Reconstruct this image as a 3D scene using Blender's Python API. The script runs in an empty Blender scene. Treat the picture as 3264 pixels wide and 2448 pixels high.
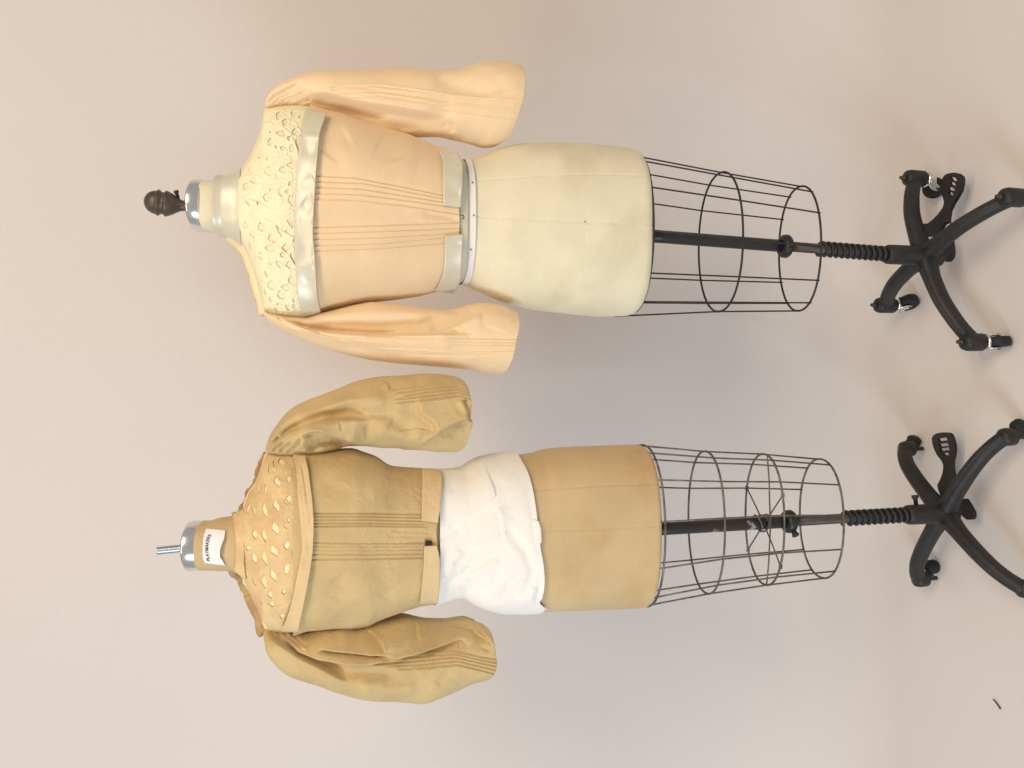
import bpy, math
import numpy as np
from math import sin, cos, pi, radians

# ------------------------------------------------------------------ camera
SC = bpy.context.scene
COL = SC.collection
H = 1.45
PITCH = radians(14)
CP, SP = cos(PITCH), sin(PITCH)
F = 2759.0
from mathutils import Matrix, Vector
cam = bpy.data.cameras.new('camera')
cam.sensor_width = 36
cam.lens = 36 * F / 3264
cam.clip_start = 0.05
cam.clip_end = 60
camo = bpy.data.objects.new('camera', cam)
COL.objects.link(camo)
_f = Vector((0, CP, -SP)); _u = Vector((0, SP, CP)); _r = Vector((1, 0, 0))
# the phone was held upright and the picture stored on its side: image-left is up
m = Matrix((-_u, _r, -_f)).transposed().to_4x4()
m.translation = (0, 0, H)
camo.matrix_world = m
SC.camera = camo

# ------------------------------------------------------------------ world, lamps, exposure
SC.view_settings.view_transform = 'Standard'
SC.view_settings.look = 'None'
SC.view_settings.exposure = -0.03
SC.view_settings.gamma = 1.0
world = bpy.data.worlds.new('World')
SC.world = world
world.use_nodes = True
bg = world.node_tree.nodes['Background']
bg.inputs[0].default_value = (1.0, 0.97, 0.945, 1)
bg.inputs[1].default_value = 0.41


def area(name, loc, target, sx, sy, power, col):
    l = bpy.data.lights.new(name, 'AREA')
    l.shape = 'RECTANGLE'; l.size = sx; l.size_y = sy
    l.energy = power; l.color = col
    o = bpy.data.objects.new(name, l); COL.objects.link(o)
    o.location = loc
    d = Vector(target) - Vector(loc)
    o.rotation_euler = d.to_track_quat('-Z', 'Y').to_euler()
    return o


area('ceiling_lamp', (0.95, -0.15, 3.2), (0.6, 1.3, 0.5), 1.1, 0.22, 18, (1.0, 0.70, 0.41))
area('ceiling_lamp', (-0.5, -0.1, 3.2), (-0.1, 1.3, 0.8), 1.1, 0.22, 16, (1.0, 0.72, 0.43))
area('ceiling_lamp', (1.3, -0.7, 3.0), (0.3, 1.25, 0.0), 1.6, 0.5, 34, (1.0, 0.88, 0.72))
area('window_light', (-2.6, -0.9, 1.45), (0.3, 1.7, 0.3), 0.9, 1.3, 66, (0.70, 0.85, 1.0))


# ------------------------------------------------------------------ helpers
def ray(X, Y):
    a = (np.asarray(X, float) - 1632) / F; b = (1224 - np.asarray(Y, float)) / F
    return b, CP - SP * a, -SP - CP * a


def W(X, Y, y):
    """point of the photograph (native pixels) on the upright plane at depth y"""
    dx, dy, dz = ray(X, Y)
    t = y / dy
    return np.stack([dx * t, dy * t, H + dz * t], -1)


def FL(X, Y, z):
    """point of the photograph on the level plane at height z"""
    dx, dy, dz = ray(X, Y)
    t = (z - H) / dz
    return np.stack([dx * t, dy * t, H + dz * t], -1)


def proj(P):
    x, y, z = P[..., 0], P[..., 1], P[..., 2] - H
    f = y * CP - z * SP; u = y * SP + z * CP
    return 1632 - F * u / f, 1224 - F * x / f


def K(crop, pts):
    """coordinates read off an enlarged crop (x0, y0, scale) -> native pixels"""
    x0, y0, s = crop
    return [(x0 + p[0] / s, y0 + p[1] / s) + tuple(p[2:]) for p in pts]


def pchip(x, y, xi):
    x = np.asarray(x, float); y = np.asarray(y, float); xi = np.asarray(xi, float)
    if x[0] > x[-1]: x, y = x[::-1], y[::-1]
    h = np.diff(x); d = np.diff(y) / h
    mm = np.zeros_like(y); mm[0], mm[-1] = d[0], d[-1]
    for i in range(1, len(x) - 1):
        if d[i - 1] * d[i] > 0:
            w1, w2 = 2 * h[i] + h[i - 1], h[i] + 2 * h[i - 1]
            mm[i] = (w1 + w2) / (w1 / d[i - 1] + w2 / d[i])
    xi = np.clip(xi, x[0], x[-1])
    k = np.clip(np.searchsorted(x, xi) - 1, 0, len(h) - 1)
    t = (xi - x[k]) / h[k]
    return ((1 + 2 * t) * (1 - t) ** 2 * y[k] + t * (1 - t) ** 2 * h[k] * mm[k]
            + t * t * (3 - 2 * t) * y[k + 1] + t * t * (t - 1) * h[k] * mm[k + 1])


_rng = np.random.RandomState(5)
_tab = _rng.rand(32, 32, 32)


def vnoise(P, s, seed=0):
    Q = P * s + seed * 7.31
    i = np.floor(Q).astype(int); f = Q - i; f = f * f * (3 - 2 * f)
    r = 0
    for dx in (0, 1):
        for dy in (0, 1):
            for dz in (0, 1):
                w = ((f[..., 0] if dx else 1 - f[..., 0]) * (f[..., 1] if dy else 1 - f[..., 1])
                     * (f[..., 2] if dz else 1 - f[..., 2]))
                r = r + w * _tab[(i[..., 0] + dx) % 32, (i[..., 1] + dy) % 32, (i[..., 2] + dz) % 32]
    return r * 2 - 1


def creases(X, Y, L):
    """height field of folds. each fold: (kind, [(X,Y)..], h, w[, edge]) in metres / native px"""
    out = np.zeros_like(X)
    for c in L:
        kind, pts, h, w = c[:4]
        e = c[4] if len(c) > 4 else 3.0
        pts = np.array([q[:2] for q in pts], float)
        seg = np.diff(pts, axis=0); ln = np.hypot(seg[:, 0], seg[:, 1]); tot = ln.sum()
        best = np.full(X.shape, 1e9); sd = np.zeros_like(X); tt = np.zeros_like(X)
        acc = 0
        for k in range(len(seg)):
            dx, dy = seg[k] / ln[k]
            rx, ry = X - pts[k, 0], Y - pts[k, 1]
            s = rx * dx + ry * dy
            sc = np.clip(s, 0, ln[k])
            qx, qy = rx - sc * dx, ry - sc * dy
            d = np.hypot(qx, qy)
            n = dx * ry - dy * rx
            up = d < best
            best = np.where(up, d, best); sd = np.where(up, np.sign(n) * d, sd)
            tt = np.where(up, (acc + sc) / tot, tt)
            acc += ln[k]
        tap = np.clip(np.minimum(tt, 1 - tt) / 0.18, 0, 1); tap = tap * tap * (3 - 2 * tap)
        if kind[-1] == '=': tap = np.ones_like(tap)
        k0 = kind[0]
        if k0 == 'v': f = -h * np.exp(-(sd / w) ** 2)
        elif k0 == 'r': f = h * np.exp(-(sd / w) ** 2)
        else:
            f = h * np.tanh(sd / e) * np.exp(-best / w)
        out += f * tap
    return out


def inpoly(X, Y, poly):
    r = np.zeros(X.shape, bool); n = len(poly)
    for i in range(n):
        x1, y1 = poly[i][:2]; x2, y2 = poly[(i + 1) % n][:2]
        if y1 == y2: continue
        c = ((y1 > Y) != (y2 > Y)) & (X < (x2 - x1) * (Y - y1) / (y2 - y1) + x1)
        r ^= c
    return r


def resample(pts, n):
    pts = np.array([q[:2] for q in pts], float)
    d = np.r_[0, np.cumsum(np.hypot(*np.diff(pts, axis=0).T))]
    s = np.linspace(0, d[-1], n)
    return np.stack([pchip(d, pts[:, 0], s), pchip(d, pts[:, 1], s)], -1)


ORG = np.zeros(3)


def setorg(p):
    global ORG
    ORG = np.array(p, float)


def mk(name, V, Fc, mat, parent=None, smooth=True):
    me = bpy.data.meshes.new(name)
    V = np.asarray(V, float) - (ORG if parent is not None or True else 0)
    me.from_pydata(V.tolist(), [], [tuple(int(i) for i in f) for f in Fc])
    me.update()
    if smooth: me.polygons.foreach_set('use_smooth', [True] * len(me.polygons))
    me.materials.append(mat)
    o = bpy.data.objects.new(name, me); COL.objects.link(o)
    if parent is not None: o.parent = parent
    else: o.location = ORG
    return o


def empty(name, loc, label, cat, group=None):
    o = bpy.data.objects.new(name, None); COL.objects.link(o)
    o.location = loc; o.empty_display_size = 0.1
    o['label'] = label; o['category'] = cat
    if group: o['group'] = group
    setorg(loc)
    return o


def gridfaces(n, mm, wrap):
    i, j = np.meshgrid(np.arange(n - 1), np.arange(mm if wrap else mm - 1), indexing='ij')
    j2 = (j + 1) % mm
    return np.stack([i * mm + j, i * mm + j2, (i + 1) * mm + j2, (i + 1) * mm + j], -1).reshape(-1, 4)


def grid(name, P, mat, parent, wrap=True, cap0=False, cap1=False, solid=0, keep=None, edge=False):
    n, mm = P.shape[:2]
    Fc = gridfaces(n, mm, wrap)
    if keep is not None:
        kf = keep.reshape(-1)
        Fc = Fc[kf[Fc].all(1)]
    V = P.reshape(-1, 3)
    if keep is not None:
        used = np.zeros(len(V), bool); used[Fc] = True
        idx = np.cumsum(used) - 1
        V = V[used]; Fc = idx[Fc]
    Fc = [tuple(f) for f in Fc]
    V = list(map(tuple, V))
    if cap0:
        V.append(tuple(P[0].mean(0))); c = len(V) - 1
        Fc += [(c, (j + 1) % mm, j) for j in range(mm)]
    if cap1:
        V.append(tuple(P[-1].mean(0))); c = len(V) - 1; b = (n - 1) * mm
        Fc += [(c, b + j, b + (j + 1) % mm) for j in range(mm)]
    o = mk(name, V, Fc, mat, parent)
    if solid:
        md = o.modifiers.new('thickness', 'SOLIDIFY'); md.thickness = solid; md.offset = -1
    return o


def sweep(name, path, rw, rh, mat, parent, ns=10, up=(0, 0, 1), power=2.0, cap=True):
    path = np.array(path, float); n = len(path)
    rw = np.broadcast_to(np.asarray(rw, float), (n,)); rh = np.broadcast_to(np.asarray(rh, float), (n,))
    T = np.gradient(path, axis=0); T /= np.linalg.norm(T, axis=1)[:, None]
    up = np.array(up, float); P = []
    prev = None
    for i in range(n):
        if prev is None:
            s = np.cross(T[i], up)
            if np.linalg.norm(s) < 1e-3: s = np.cross(T[i], (1, 0, 0))
        else:
            s = prev - T[i] * np.dot(prev, T[i])
        s = s / np.linalg.norm(s); prev = s
        v = np.cross(s, T[i])
        th = np.linspace(0, 2 * pi, ns, endpoint=False)
        cx = np.sign(np.cos(th)) * abs(np.cos(th)) ** (2 / power); sy = np.sign(np.sin(th)) * abs(np.sin(th)) ** (2 / power)
        P.append(path[i] + np.outer(cx * rw[i], s) + np.outer(sy * rh[i], v))
    return grid(name, np.array(P), mat, parent, True, cap, cap)


def spline(pts, n):
    pts = np.array(pts, float)
    d = np.r_[0, np.cumsum(np.linalg.norm(np.diff(pts, axis=0), axis=1))]
    s = np.linspace(0, d[-1], n)
    return np.stack([pchip(d, pts[:, k], s) for k in range(3)], -1)


def lathe(name, prof, origin, axis, mat, parent, ns=32, shear=0):
    """prof: (height along axis, radius)"""
    ax = np.array(axis, float); ax /= np.linalg.norm(ax)
    a = np.cross(ax, (0, 1, 0)); a = a / np.linalg.norm(a) if np.linalg.norm(a) > 1e-3 else np.array((1., 0, 0))
    b = np.cross(a, ax)
    th = np.linspace(0, 2 * pi, ns, endpoint=False)
    P = [np.array(origin) + ax * h + r * (np.outer(np.cos(th), a) + np.outer(np.sin(th), b)) for h, r in prof]
    P = np.array(P)
    P[..., 2] += -shear * (P[..., 1] - origin[1])
    return grid(name, P, mat, parent, True, prof[0][1] > 1e-5, prof[-1][1] > 1e-5)


def box(name, c, sx, sy, sz, ang, mat, parent):
    """bevelled block turned by ang about z"""
    bev = min(sx, sy, sz) * .2
    V = []; P = []
    lev = [(-.5, -bev), (-.5, 0), (.5, 0), (.5, -bev)]
    rings = []
    for (zz, ins) in [(-sz / 2, bev), (-sz / 2 + bev, 0), (sz / 2 - bev, 0), (sz / 2, bev)]:
        hx, hy = sx / 2 - ins, sy / 2 - ins
        r = [(hx, -hy + bev), (hx, hy - bev), (hx - bev, hy), (-hx + bev, hy), (-hx, hy - bev), (-hx, -hy + bev), (-hx + bev, -hy), (hx - bev, -hy)]
        rings.append([(c[0] + x * cos(ang) - y * sin(ang), c[1] + x * sin(ang) + y * cos(ang), c[2] + zz) for x, y in r])
    o = grid(name, np.array(rings), mat, parent, True, True, True)
    o.data.polygons.foreach_set('use_smooth', [False] * len(o.data.polygons))
    return o


# ------------------------------------------------------------------ materials
def mat(name, col, rough=.8, metal=0, var=.06, vscale=9, bump=.15, bscale=900, sheen=0, spec=.3, trans=0,
        blot=None, weave=False, crump=0, cscale=40, fine=.045):
    mt = bpy.data.materials.new(name); mt.use_nodes = True
    nt = mt.node_tree; N = nt.nodes; Lk = nt.links
    b = N['Principled BSDF']
    b.inputs['Roughness'].default_value = rough; b.inputs['Metallic'].default_value = metal
    b.inputs['Specular IOR Level'].default_value = spec
    if sheen:
        b.inputs['Sheen Weight'].default_value = sheen; b.inputs['Sheen Roughness'].default_value = .5
    tc = N.new('ShaderNodeTexCoord')
    n1 = N.new('ShaderNodeTexNoise'); n1.inputs['Scale'].default_value = vscale; n1.inputs['Detail'].default_value = 5
    Lk.new(tc.outputs['Object'], n1.inputs['Vector'])
    rp = N.new('ShaderNodeValToRGB')
    rp.color_ramp.elements[0].position = .3; rp.color_ramp.elements[1].position = .7
    c = np.array(col)
    rp.color_ramp.elements[0].color = (*np.clip(c * (1 - var), 0, 1), 1)
    rp.color_ramp.elements[1].color = (*np.clip(c * (1 + var), 0, 1), 1)
    Lk.new(n1.outputs['Fac'], rp.inputs['Fac'])
    out = rp.outputs['Color']
    if fine:
        n5 = N.new('ShaderNodeTexNoise'); n5.inputs['Scale'].default_value = 330; n5.inputs['Detail'].default_value = 4; n5.inputs['Roughness'].default_value = .7
        Lk.new(tc.outputs['Object'], n5.inputs['Vector'])
        r5 = N.new('ShaderNodeMapRange'); r5.inputs['From Min'].default_value = .3; r5.inputs['From Max'].default_value = .7
        r5.inputs['To Min'].default_value = 1 - fine; r5.inputs['To Max'].default_value = 1 + fine
        Lk.new(n5.outputs['Fac'], r5.inputs['Value'])
        m5 = N.new('ShaderNodeMix'); m5.data_type = 'RGBA'; m5.blend_type = 'MULTIPLY'; m5.inputs['Factor'].default_value = 1
        Lk.new(out, m5.inputs['A']); Lk.new(r5.outputs['Result'], m5.inputs['B']); out = m5.outputs['Result']
    if blot:
        bc, bs, lo, hi = blot
        n3 = N.new('ShaderNodeTexNoise'); n3.inputs['Scale'].default_value = bs; n3.inputs['Detail'].default_value = 6
        n3.inputs['Roughness'].default_value = .6
        Lk.new(tc.outputs['Object'], n3.inputs['Vector'])
        r3 = N.new('ShaderNodeMapRange'); r3.inputs['From Min'].default_value = lo; r3.inputs['From Max'].default_value = hi
        Lk.new(n3.outputs['Fac'], r3.inputs['Value'])
        mx = N.new('ShaderNodeMix'); mx.data_type = 'RGBA'
        Lk.new(r3.outputs['Result'], mx.inputs['Factor']); Lk.new(out, mx.inputs['A'])
        mx.inputs['B'].default_value = (*bc, 1); out = mx.outputs['Result']
    Lk.new(out, b.inputs['Base Color'])
    if bump:
        if weave:
            ws = []
            for dr in ('X', 'Z'):
                w = N.new('ShaderNodeTexWave'); w.bands_direction = dr; w.inputs['Scale'].default_value = bscale / 6
                w.inputs['Distortion'].default_value = 1.5; w.inputs['Detail'].default_value = 2
                Lk.new(tc.outputs['Object'], w.inputs['Vector']); ws.append(w)
            ad = N.new('ShaderNodeMath'); ad.operation = 'ADD'
            Lk.new(ws[0].outputs['Fac'], ad.inputs[0]); Lk.new(ws[1].outputs['Fac'], ad.inputs[1]); hgt = ad.outputs[0]
        else:
            n2 = N.new('ShaderNodeTexNoise'); n2.inputs['Scale'].default_value = bscale; n2.inputs['Detail'].default_value = 3
            Lk.new(tc.outputs['Object'], n2.inputs['Vector']); hgt = n2.outputs['Fac']
        bp = N.new('ShaderNodeBump'); bp.inputs['Strength'].default_value = bump; bp.inputs['Distance'].default_value = .002
        Lk.new(hgt, bp.inputs['Height']); Lk.new(bp.outputs['Normal'], b.inputs['Normal'])
        if crump:
            n4 = N.new('ShaderNodeTexNoise'); n4.inputs['Scale'].default_value = cscale; n4.inputs['Detail'].default_value = 6; n4.inputs['Roughness'].default_value = .6
            n4.inputs['Distortion'].default_value = .35
            Lk.new(tc.outputs['Object'], n4.inputs['Vector'])
            b2 = N.new('ShaderNodeBump'); b2.inputs['Strength'].default_value = crump; b2.inputs['Distance'].default_value = .012
            Lk.new(n4.outputs['Fac'], b2.inputs['Height']); Lk.new(b2.outputs['Normal'], bp.inputs['Normal'])
    if trans:
        tr = N.new('ShaderNodeBsdfTranslucent'); Lk.new(out, tr.inputs['Color'])
        ms = N.new('ShaderNodeMixShader'); ms.inputs[0].default_value = trans
        Lk.new(b.outputs[0], ms.inputs[1]); Lk.new(tr.outputs[0], ms.inputs[2])
        Lk.new(ms.outputs[0], N['Material Output'].inputs['Surface'])
    return mt


M = dict(
    paper=mat('backdrop_paper', (.69, .64, .608), .9, var=.02, vscale=1.5, bump=.04, bscale=300),
    linen=mat('cream_linen', (.73, .67, .49), .95, var=.05, vscale=14, bump=.12, bscale=2600, weave=True, sheen=.1, blot=((.62, .54, .34), 6, .58, .8), spec=.06),
    tan=mat('tan_canvas', (.56, .415, .225), .95, var=.06, vscale=12, bump=.12, bscale=2600, weave=True, sheen=.1, blot=((.50, .32, .15), 7, .55, .8), spec=.06),
    muslin=mat('tan_muslin', (.61, .46, .23), .95, var=.10, vscale=16, bump=.2, bscale=700, sheen=.15, trans=.12, blot=((.66, .48, .24), 11, .5, .75), crump=.45, cscale=26, spec=.06),
    muslin_lace=mat('tan_lace', (.68, .50, .265), .95, var=.10, vscale=30, bump=.35, bscale=500, sheen=.15, blot=((.58, .38, .19), 18, .5, .72), crump=.4, cscale=40, spec=.06),
    muslin_band=mat('tan_band', (.66, .50, .28), .85, var=.08, vscale=25, bump=.3, bscale=400, sheen=.15, crump=.4, cscale=40, spec=.06),
    peach=mat('peach_silk', (.83, .63, .395), .9, var=.04, vscale=10, bump=.08, bscale=900, sheen=.2, trans=.12, crump=.12, cscale=16, spec=.06),
    peach_sleeve=mat('peach_chiffon', (.92, .72, .46), .9, var=.03, vscale=8, bump=.08, bscale=900, sheen=.25, trans=.2, crump=.14, cscale=16, spec=.06),
    lace=mat('cream_lace', (.82, .755, .53), .95, var=.05, vscale=40, bump=.25, bscale=700, sheen=.2, spec=.06),
    tanlining=mat('cream_lining', (.82, .71, .46), .9, var=.05, bump=.08, spec=.06),
    lining=mat('off_white_lining', (.77, .705, .49), .9, var=.03, bump=.08, spec=.06),
    satin=mat('cream_satin', (.60, .565, .435), .34, metal=.05, var=.03, bump=.04, bscale=1500, spec=.75, sheen=.2),
    tape=mat('white_tape', (.80, .76, .74), .85, var=.03, bump=.1, bscale=2000, spec=.06),
    white=mat('white_cotton', (.87, .845, .785), .85, var=.03, vscale=14, bump=.12, bscale=900, sheen=.1, trans=.08, crump=.25, cscale=22, spec=.06),
    iron=mat('black_iron', (.015, .0145, .015), .55, var=.3, vscale=60, bump=.2, bscale=220, spec=.5),
    poleblack=mat('black_paint', (.012, .012, .014), .42, var=.2, vscale=40, bump=.1, bscale=150, spec=.5),
    polechip=mat('chipped_black_paint', (.014, .013, .014), .42, var=.2, vscale=40, bump=.1, bscale=150, spec=.5, blot=((.30, .27, .22), 28, .62, .68)),
    rubber=mat('black_rubber', (.018, .018, .02), .6, var=.2, bump=.1, bscale=200),
    steel=mat('dull_steel', (.085, .078, .07), .5, metal=.5, var=.2, vscale=50, bump=.08, bscale=120, blot=((.16, .09, .05), 30, .6, .75)),
    chrome=mat('polished_aluminium', (.80, .79, .76), .18, metal=1, var=.03, bump=.03, bscale=60),
    zinc=mat('zinc_rod', (.42, .47, .52), .3, metal=1, var=.1, bump=.2, bscale=500),
    finial=mat('dark_bronze', (.09, .072, .055), .42, metal=.4, var=.3, vscale=40, bump=.1, bscale=200, spec=.5),
    wire=mat('dark_wire', (.035, .031, .028), .5, metal=.3, var=.3, vscale=60, bump=0),
    wiregrey=mat('grey_wire', (.16, .145, .125), .42, metal=.7, var=.4, vscale=50, bump=0),
    label=mat('paper_label', (.82, .77, .78), .6, var=.05, vscale=120, bump=.05),
    ink=mat('black_ink', (.03, .028, .03), .6, bump=0),
    dark=mat('dark_metal', (.05, .048, .04), .4, metal=.6, bump=0),
    cord=mat('peach_cord', (.84, .66, .40), .8, bump=.1),
    tancord=mat('tan_cord', (.42, .28, .13), .85, var=.2, vscale=60, bump=.3, bscale=400),
    twig=mat('dark_twig', (.05, .042, .035), .8, bump=.1),
)

# ------------------------------------------------------------------ backdrop: one sheet of paper, wall sweeping into the floor
setorg((0, 0, 0))
prof = [(-3.0, 0)] + [(y, 0.0) for y in np.linspace(-2, 1.85, 24)]
R_ = .42
for a in np.linspace(0, pi / 2, 26)[1:]:
    prof.append((1.85 + R_ * sin(a), R_ * (1 - cos(a))))
for z in np.linspace(.5, 3.3, 18): prof.append((1.85 + R_, z))
xs = np.linspace(-3.2, 3.2, 70)
P = np.array([[(x, y, z) for x in xs] for y, z in prof])
wv = vnoise(P, 1.6, 3) * .006
P[..., 1] += np.where(P[..., 2] > .3, wv, 0)
bd = grid('seamless_backdrop', P, M['paper'], None, wrap=False)
bd['kind'] = 'structure'
bd['label'] = 'pale grey paper backdrop sweeping from wall to floor'


# ------------------------------------------------------------------ bodies of revolution with traced width
class Torso:
    def __init__(s, st, y0, n=2.4):
        s.y0 = y0; s.n = n
        st = np.array(st, float)
        s.z = W(st[:, 0], 1224 + 0 * st[:, 0], y0)[:, 2]
        s.xR = W(st[:, 0], st[:, 1], y0)[:, 0]; s.xL = W(st[:, 0], st[:, 2], y0)[:, 0]
        s.b = st[:, 3]

    def sec(s, z):
        z = np.asarray(z, float)
        xr = pchip(s.z, s.xR, z); xl = pchip(s.z, s.xL, z)
        return (xr + xl) / 2, (xr - xl) / 2, pchip(s.z, s.b, z)

    def front(s, x, z, off=0):
        xc, a, b = s.sec(z)
        u = np.clip(abs((x - xc) / (a + off)), 0, .9995)
        return s.y0 - (b + off) * (1 - u ** s.n) ** (1 / s.n)

    def zX(s, X): return float(W(X, 1224, s.y0)[2])

    def at(s, X, Y, off=0):
        """the point of the front surface seen at pixel X,Y"""
        y = np.full(np.shape(X), s.y0 - .08)
        for _ in range(9):
            p = W(X, Y, y)
            y = .5 * y + .5 * s.front(p[..., 0], p[..., 2], off)
        return W(X, Y, y)

    def tube(s, name, ztop, zbot, mat, parent, off=0, nz=120, nt=260, fold=None, noise=0, nscale=14, cap=(0, 0), lean=None, seed=0, solid=0, backflat=1.0, hemr=0):
        th = np.linspace(0, 2 * pi, nt, endpoint=False)
        c = np.cos(th); sn = np.sin(th); e = 2 / s.n
        cx = np.sign(c) * abs(c) ** e; sy = np.sign(sn) * abs(sn) ** e
        t = np.linspace(0, 1, nz)[:, None]
        zt = ztop if np.isscalar(ztop) else ztop(cx, sy)[None]
        zb = zbot if np.isscalar(zbot) else zbot(cx, sy)[None]
        z = (zt * (1 - t) + zb * t) * np.ones((nz, nt))
        xc, a, b = s.sec(z)
        o = off if np.isscalar(off) else off(z)
        if hemr:
            q = np.clip((z - zb) / hemr, 0, 1)
            o = o - hemr * .75 * (1 - np.sqrt(1 - (1 - q) ** 2 + 1e-9))
        P = np.stack([xc + (a + o) * cx, s.y0 - (b + o) * sy * np.where(sy < 0, backflat, 1), z], -1)
        fw = np.clip(sy, 0, 1) ** .6
        if noise:
            nn = noise * (vnoise(P, nscale, seed) + .5 * vnoise(P, nscale * 2.1, seed + 1))
            P[..., 0] += nn * cx; P[..., 1] -= nn * sy
        if fold:
            X, Y = proj(P); f = creases(X, Y, fold) * fw
            P[..., 1] -= f
        if lean: P[..., 2] += -lean(P[..., 2]) * (P[..., 1] - s.y0)
        return grid(name, P, mat, parent, True, cap[0], cap[1], solid)

    def sheet(s, name, e1, e2, mat, parent, off=.004, lift=0, n=160, mrow=14, solid=.0012, fold=None, ruf=0, seed=0):
        """cloth strip between two traced edges, lying on the front"""
        a = resample(e1, n); b = resample(e2, n)
        t = np.linspace(0, 1, mrow)[None, :, None]
        q = a[:, None] * (1 - t) + b[:, None] * t
        X, Y = q[..., 0], q[..., 1]
        P = s.at(X, Y, off)
        o = lift * (t[..., 0] ** 2) * np.ones(X.shape)
        if ruf: o = o + ruf * vnoise(P, 30, seed) * t[..., 0]
        if fold: o = o + creases(X, Y, fold) * (.12 + .88 * smooth(.05, .6, t[..., 0]))
        P[..., 1] -= o
        return grid(name, P, mat, parent, False, solid=solid)


def hemfn(T, pts, off=.004):
    """lower edge of a tube traced on its front; the back mirrors it"""
    q = T.at(*np.array(pts, float).T, off)
    o = np.argsort(q[:, 0]); qx, qz = q[o, 0], q[o, 2]
    xcc, aa, _ = [float(v) for v in T.sec(float(qz.mean()))]
    return lambda cx, sy: pchip(qx, qz, xcc + aa * cx)


def lace_sheet(name, T, poly, holes, mat, parent, off=.0055, relief=None, step=1.5, solid=.0016, ex=1.25, ridge=.0005):
    poly = np.array([q[:2] for q in poly], float)
    X, Y = np.meshgrid(np.arange(poly[:, 0].min() - 2, poly[:, 0].max() + 2, step),
                       np.arange(poly[:, 1].min() - 2, poly[:, 1].max() + 2, step), indexing='ij')
    keep = inpoly(X, Y, poly)
    P = T.at(X, Y, off)
    h = np.zeros_like(X); edge = np.zeros_like(X)
    for hx, hy, rx, ry, ang, bend in holes:
        r = radians(ang); dx, dy = X - hx, Y - hy
        v = dx * sin(r) + dy * cos(r); u = dx * cos(r) - dy * sin(r)
        u = u - bend * rx * ((v / ry) ** 2 - .4) - bend * .5 * rx * np.sin(v / ry * 3)
        d = np.abs(u / rx / 1.18) ** ex + np.abs(v / ry / 1.12) ** ex
        keep &= d > 1
        dd = (np.maximum(d, 1) ** (1 / ex) - 1) * min(rx, ry)
        edge = np.maximum(edge, np.exp(-(dd / 4.0) ** 2))
    h += ridge * edge
    if relief is not None: h += relief(X, Y)
    P[..., 1] -= h
    return grid(name, P, mat, parent, False, keep=keep, solid=solid)


def smooth(a, b, x):
    t = np.clip((x - a) / (b - a), 0, 1); return t * t * (3 - 2 * t)


def sleeve(name, st, y0, mat, parent, fold, n=2.2, nz=280, nt=420, noise=.002, nscale=12, seed=0, droop=0):
    st = np.array(st, float)
    A = W(st[:, 0], st[:, 1], y0 + st[:, 5]); B = W(st[:, 2], st[:, 3], y0 + st[:, 5])
    b = st[:, 4]
    C0 = (A + B) / 2
    d = np.r_[0, np.cumsum(np.linalg.norm(np.diff(C0, axis=0), axis=1))]
    s = np.linspace(0, d[-1], nz)
    A = np.stack([pchip(d, A[:, k], s) for k in range(3)], -1); B = np.stack([pchip(d, B[:, k], s) for k in range(3)], -1)
    b = pchip(d, b, s)
    Cc = (A + B) / 2; E = (A - B) / 2
    th = np.linspace(0, 2 * pi, nt, endpoint=False); e = 2 / n
    cx = np.sign(np.cos(th)) * abs(np.cos(th)) ** e; sy = np.sign(np.sin(th)) * abs(np.sin(th)) ** e
    P = Cc[:, None] + E[:, None] * cx[None, :, None]
    P[..., 1] -= b[:, None] * sy[None]
    fw = np.clip(sy, 0, 1) ** .5
    amp = np.clip(s / .05, 0, 1)[:, None]
    nn = noise * amp * (vnoise(P, nscale, seed) + .6 * vnoise(P, nscale * 2.3, seed + 1))
    P[..., 1] -= nn * sy[None]; P += (nn * cx[None])[..., None] * (E / np.linalg.norm(E, axis=1)[:, None])[:, None]
    X, Y = proj(P)
    P[..., 1] -= creases(X, Y, fold) * fw[None]
    sl = s[-1] - s
    dz = (droop * np.clip(sy, 0, 1) ** .8)[None] * smooth(.16, 0, sl)[:, None] + .0045 * vnoise(P * np.array([1, 1, .05]), 30, seed + 5) * smooth(.06, 0, sl)[:, None]
    P[..., 2] -= dz
    # turn the hem inside so that the cuff has thickness and a dark inside
    last = P[-1]; c = last.mean(0)
    up = (Cc[-18] - Cc[-1]); up /= np.linalg.norm(up)
    rings = [last + (c - last) * .015 + up * -.001, last + (c - last) * .035 + up * .001]
    for k in range(1, 6): rings.append(last + (c - last) * (.045 + .006 * k) + up * .012 * k)
    P = np.concatenate([P, np.array(rings)])
    return grid(name, P, mat, parent, True, cap0=True)


# crops the outlines were read from
C1 = (420, 500, 2.765); C2 = (800, 160, 2.404); C3 = (800, 700, 2.404); C4 = (1400, 420, 2.634)
T1 = (460, 1500, 2.765); T2 = (800, 1160, 2.765); T3 = (800, 1800, 2.633); T4 = (1300, 1400, 2.458)
G6 = (2600, 480, 2.44); G8 = (2600, 1300, 2.513)


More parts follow.
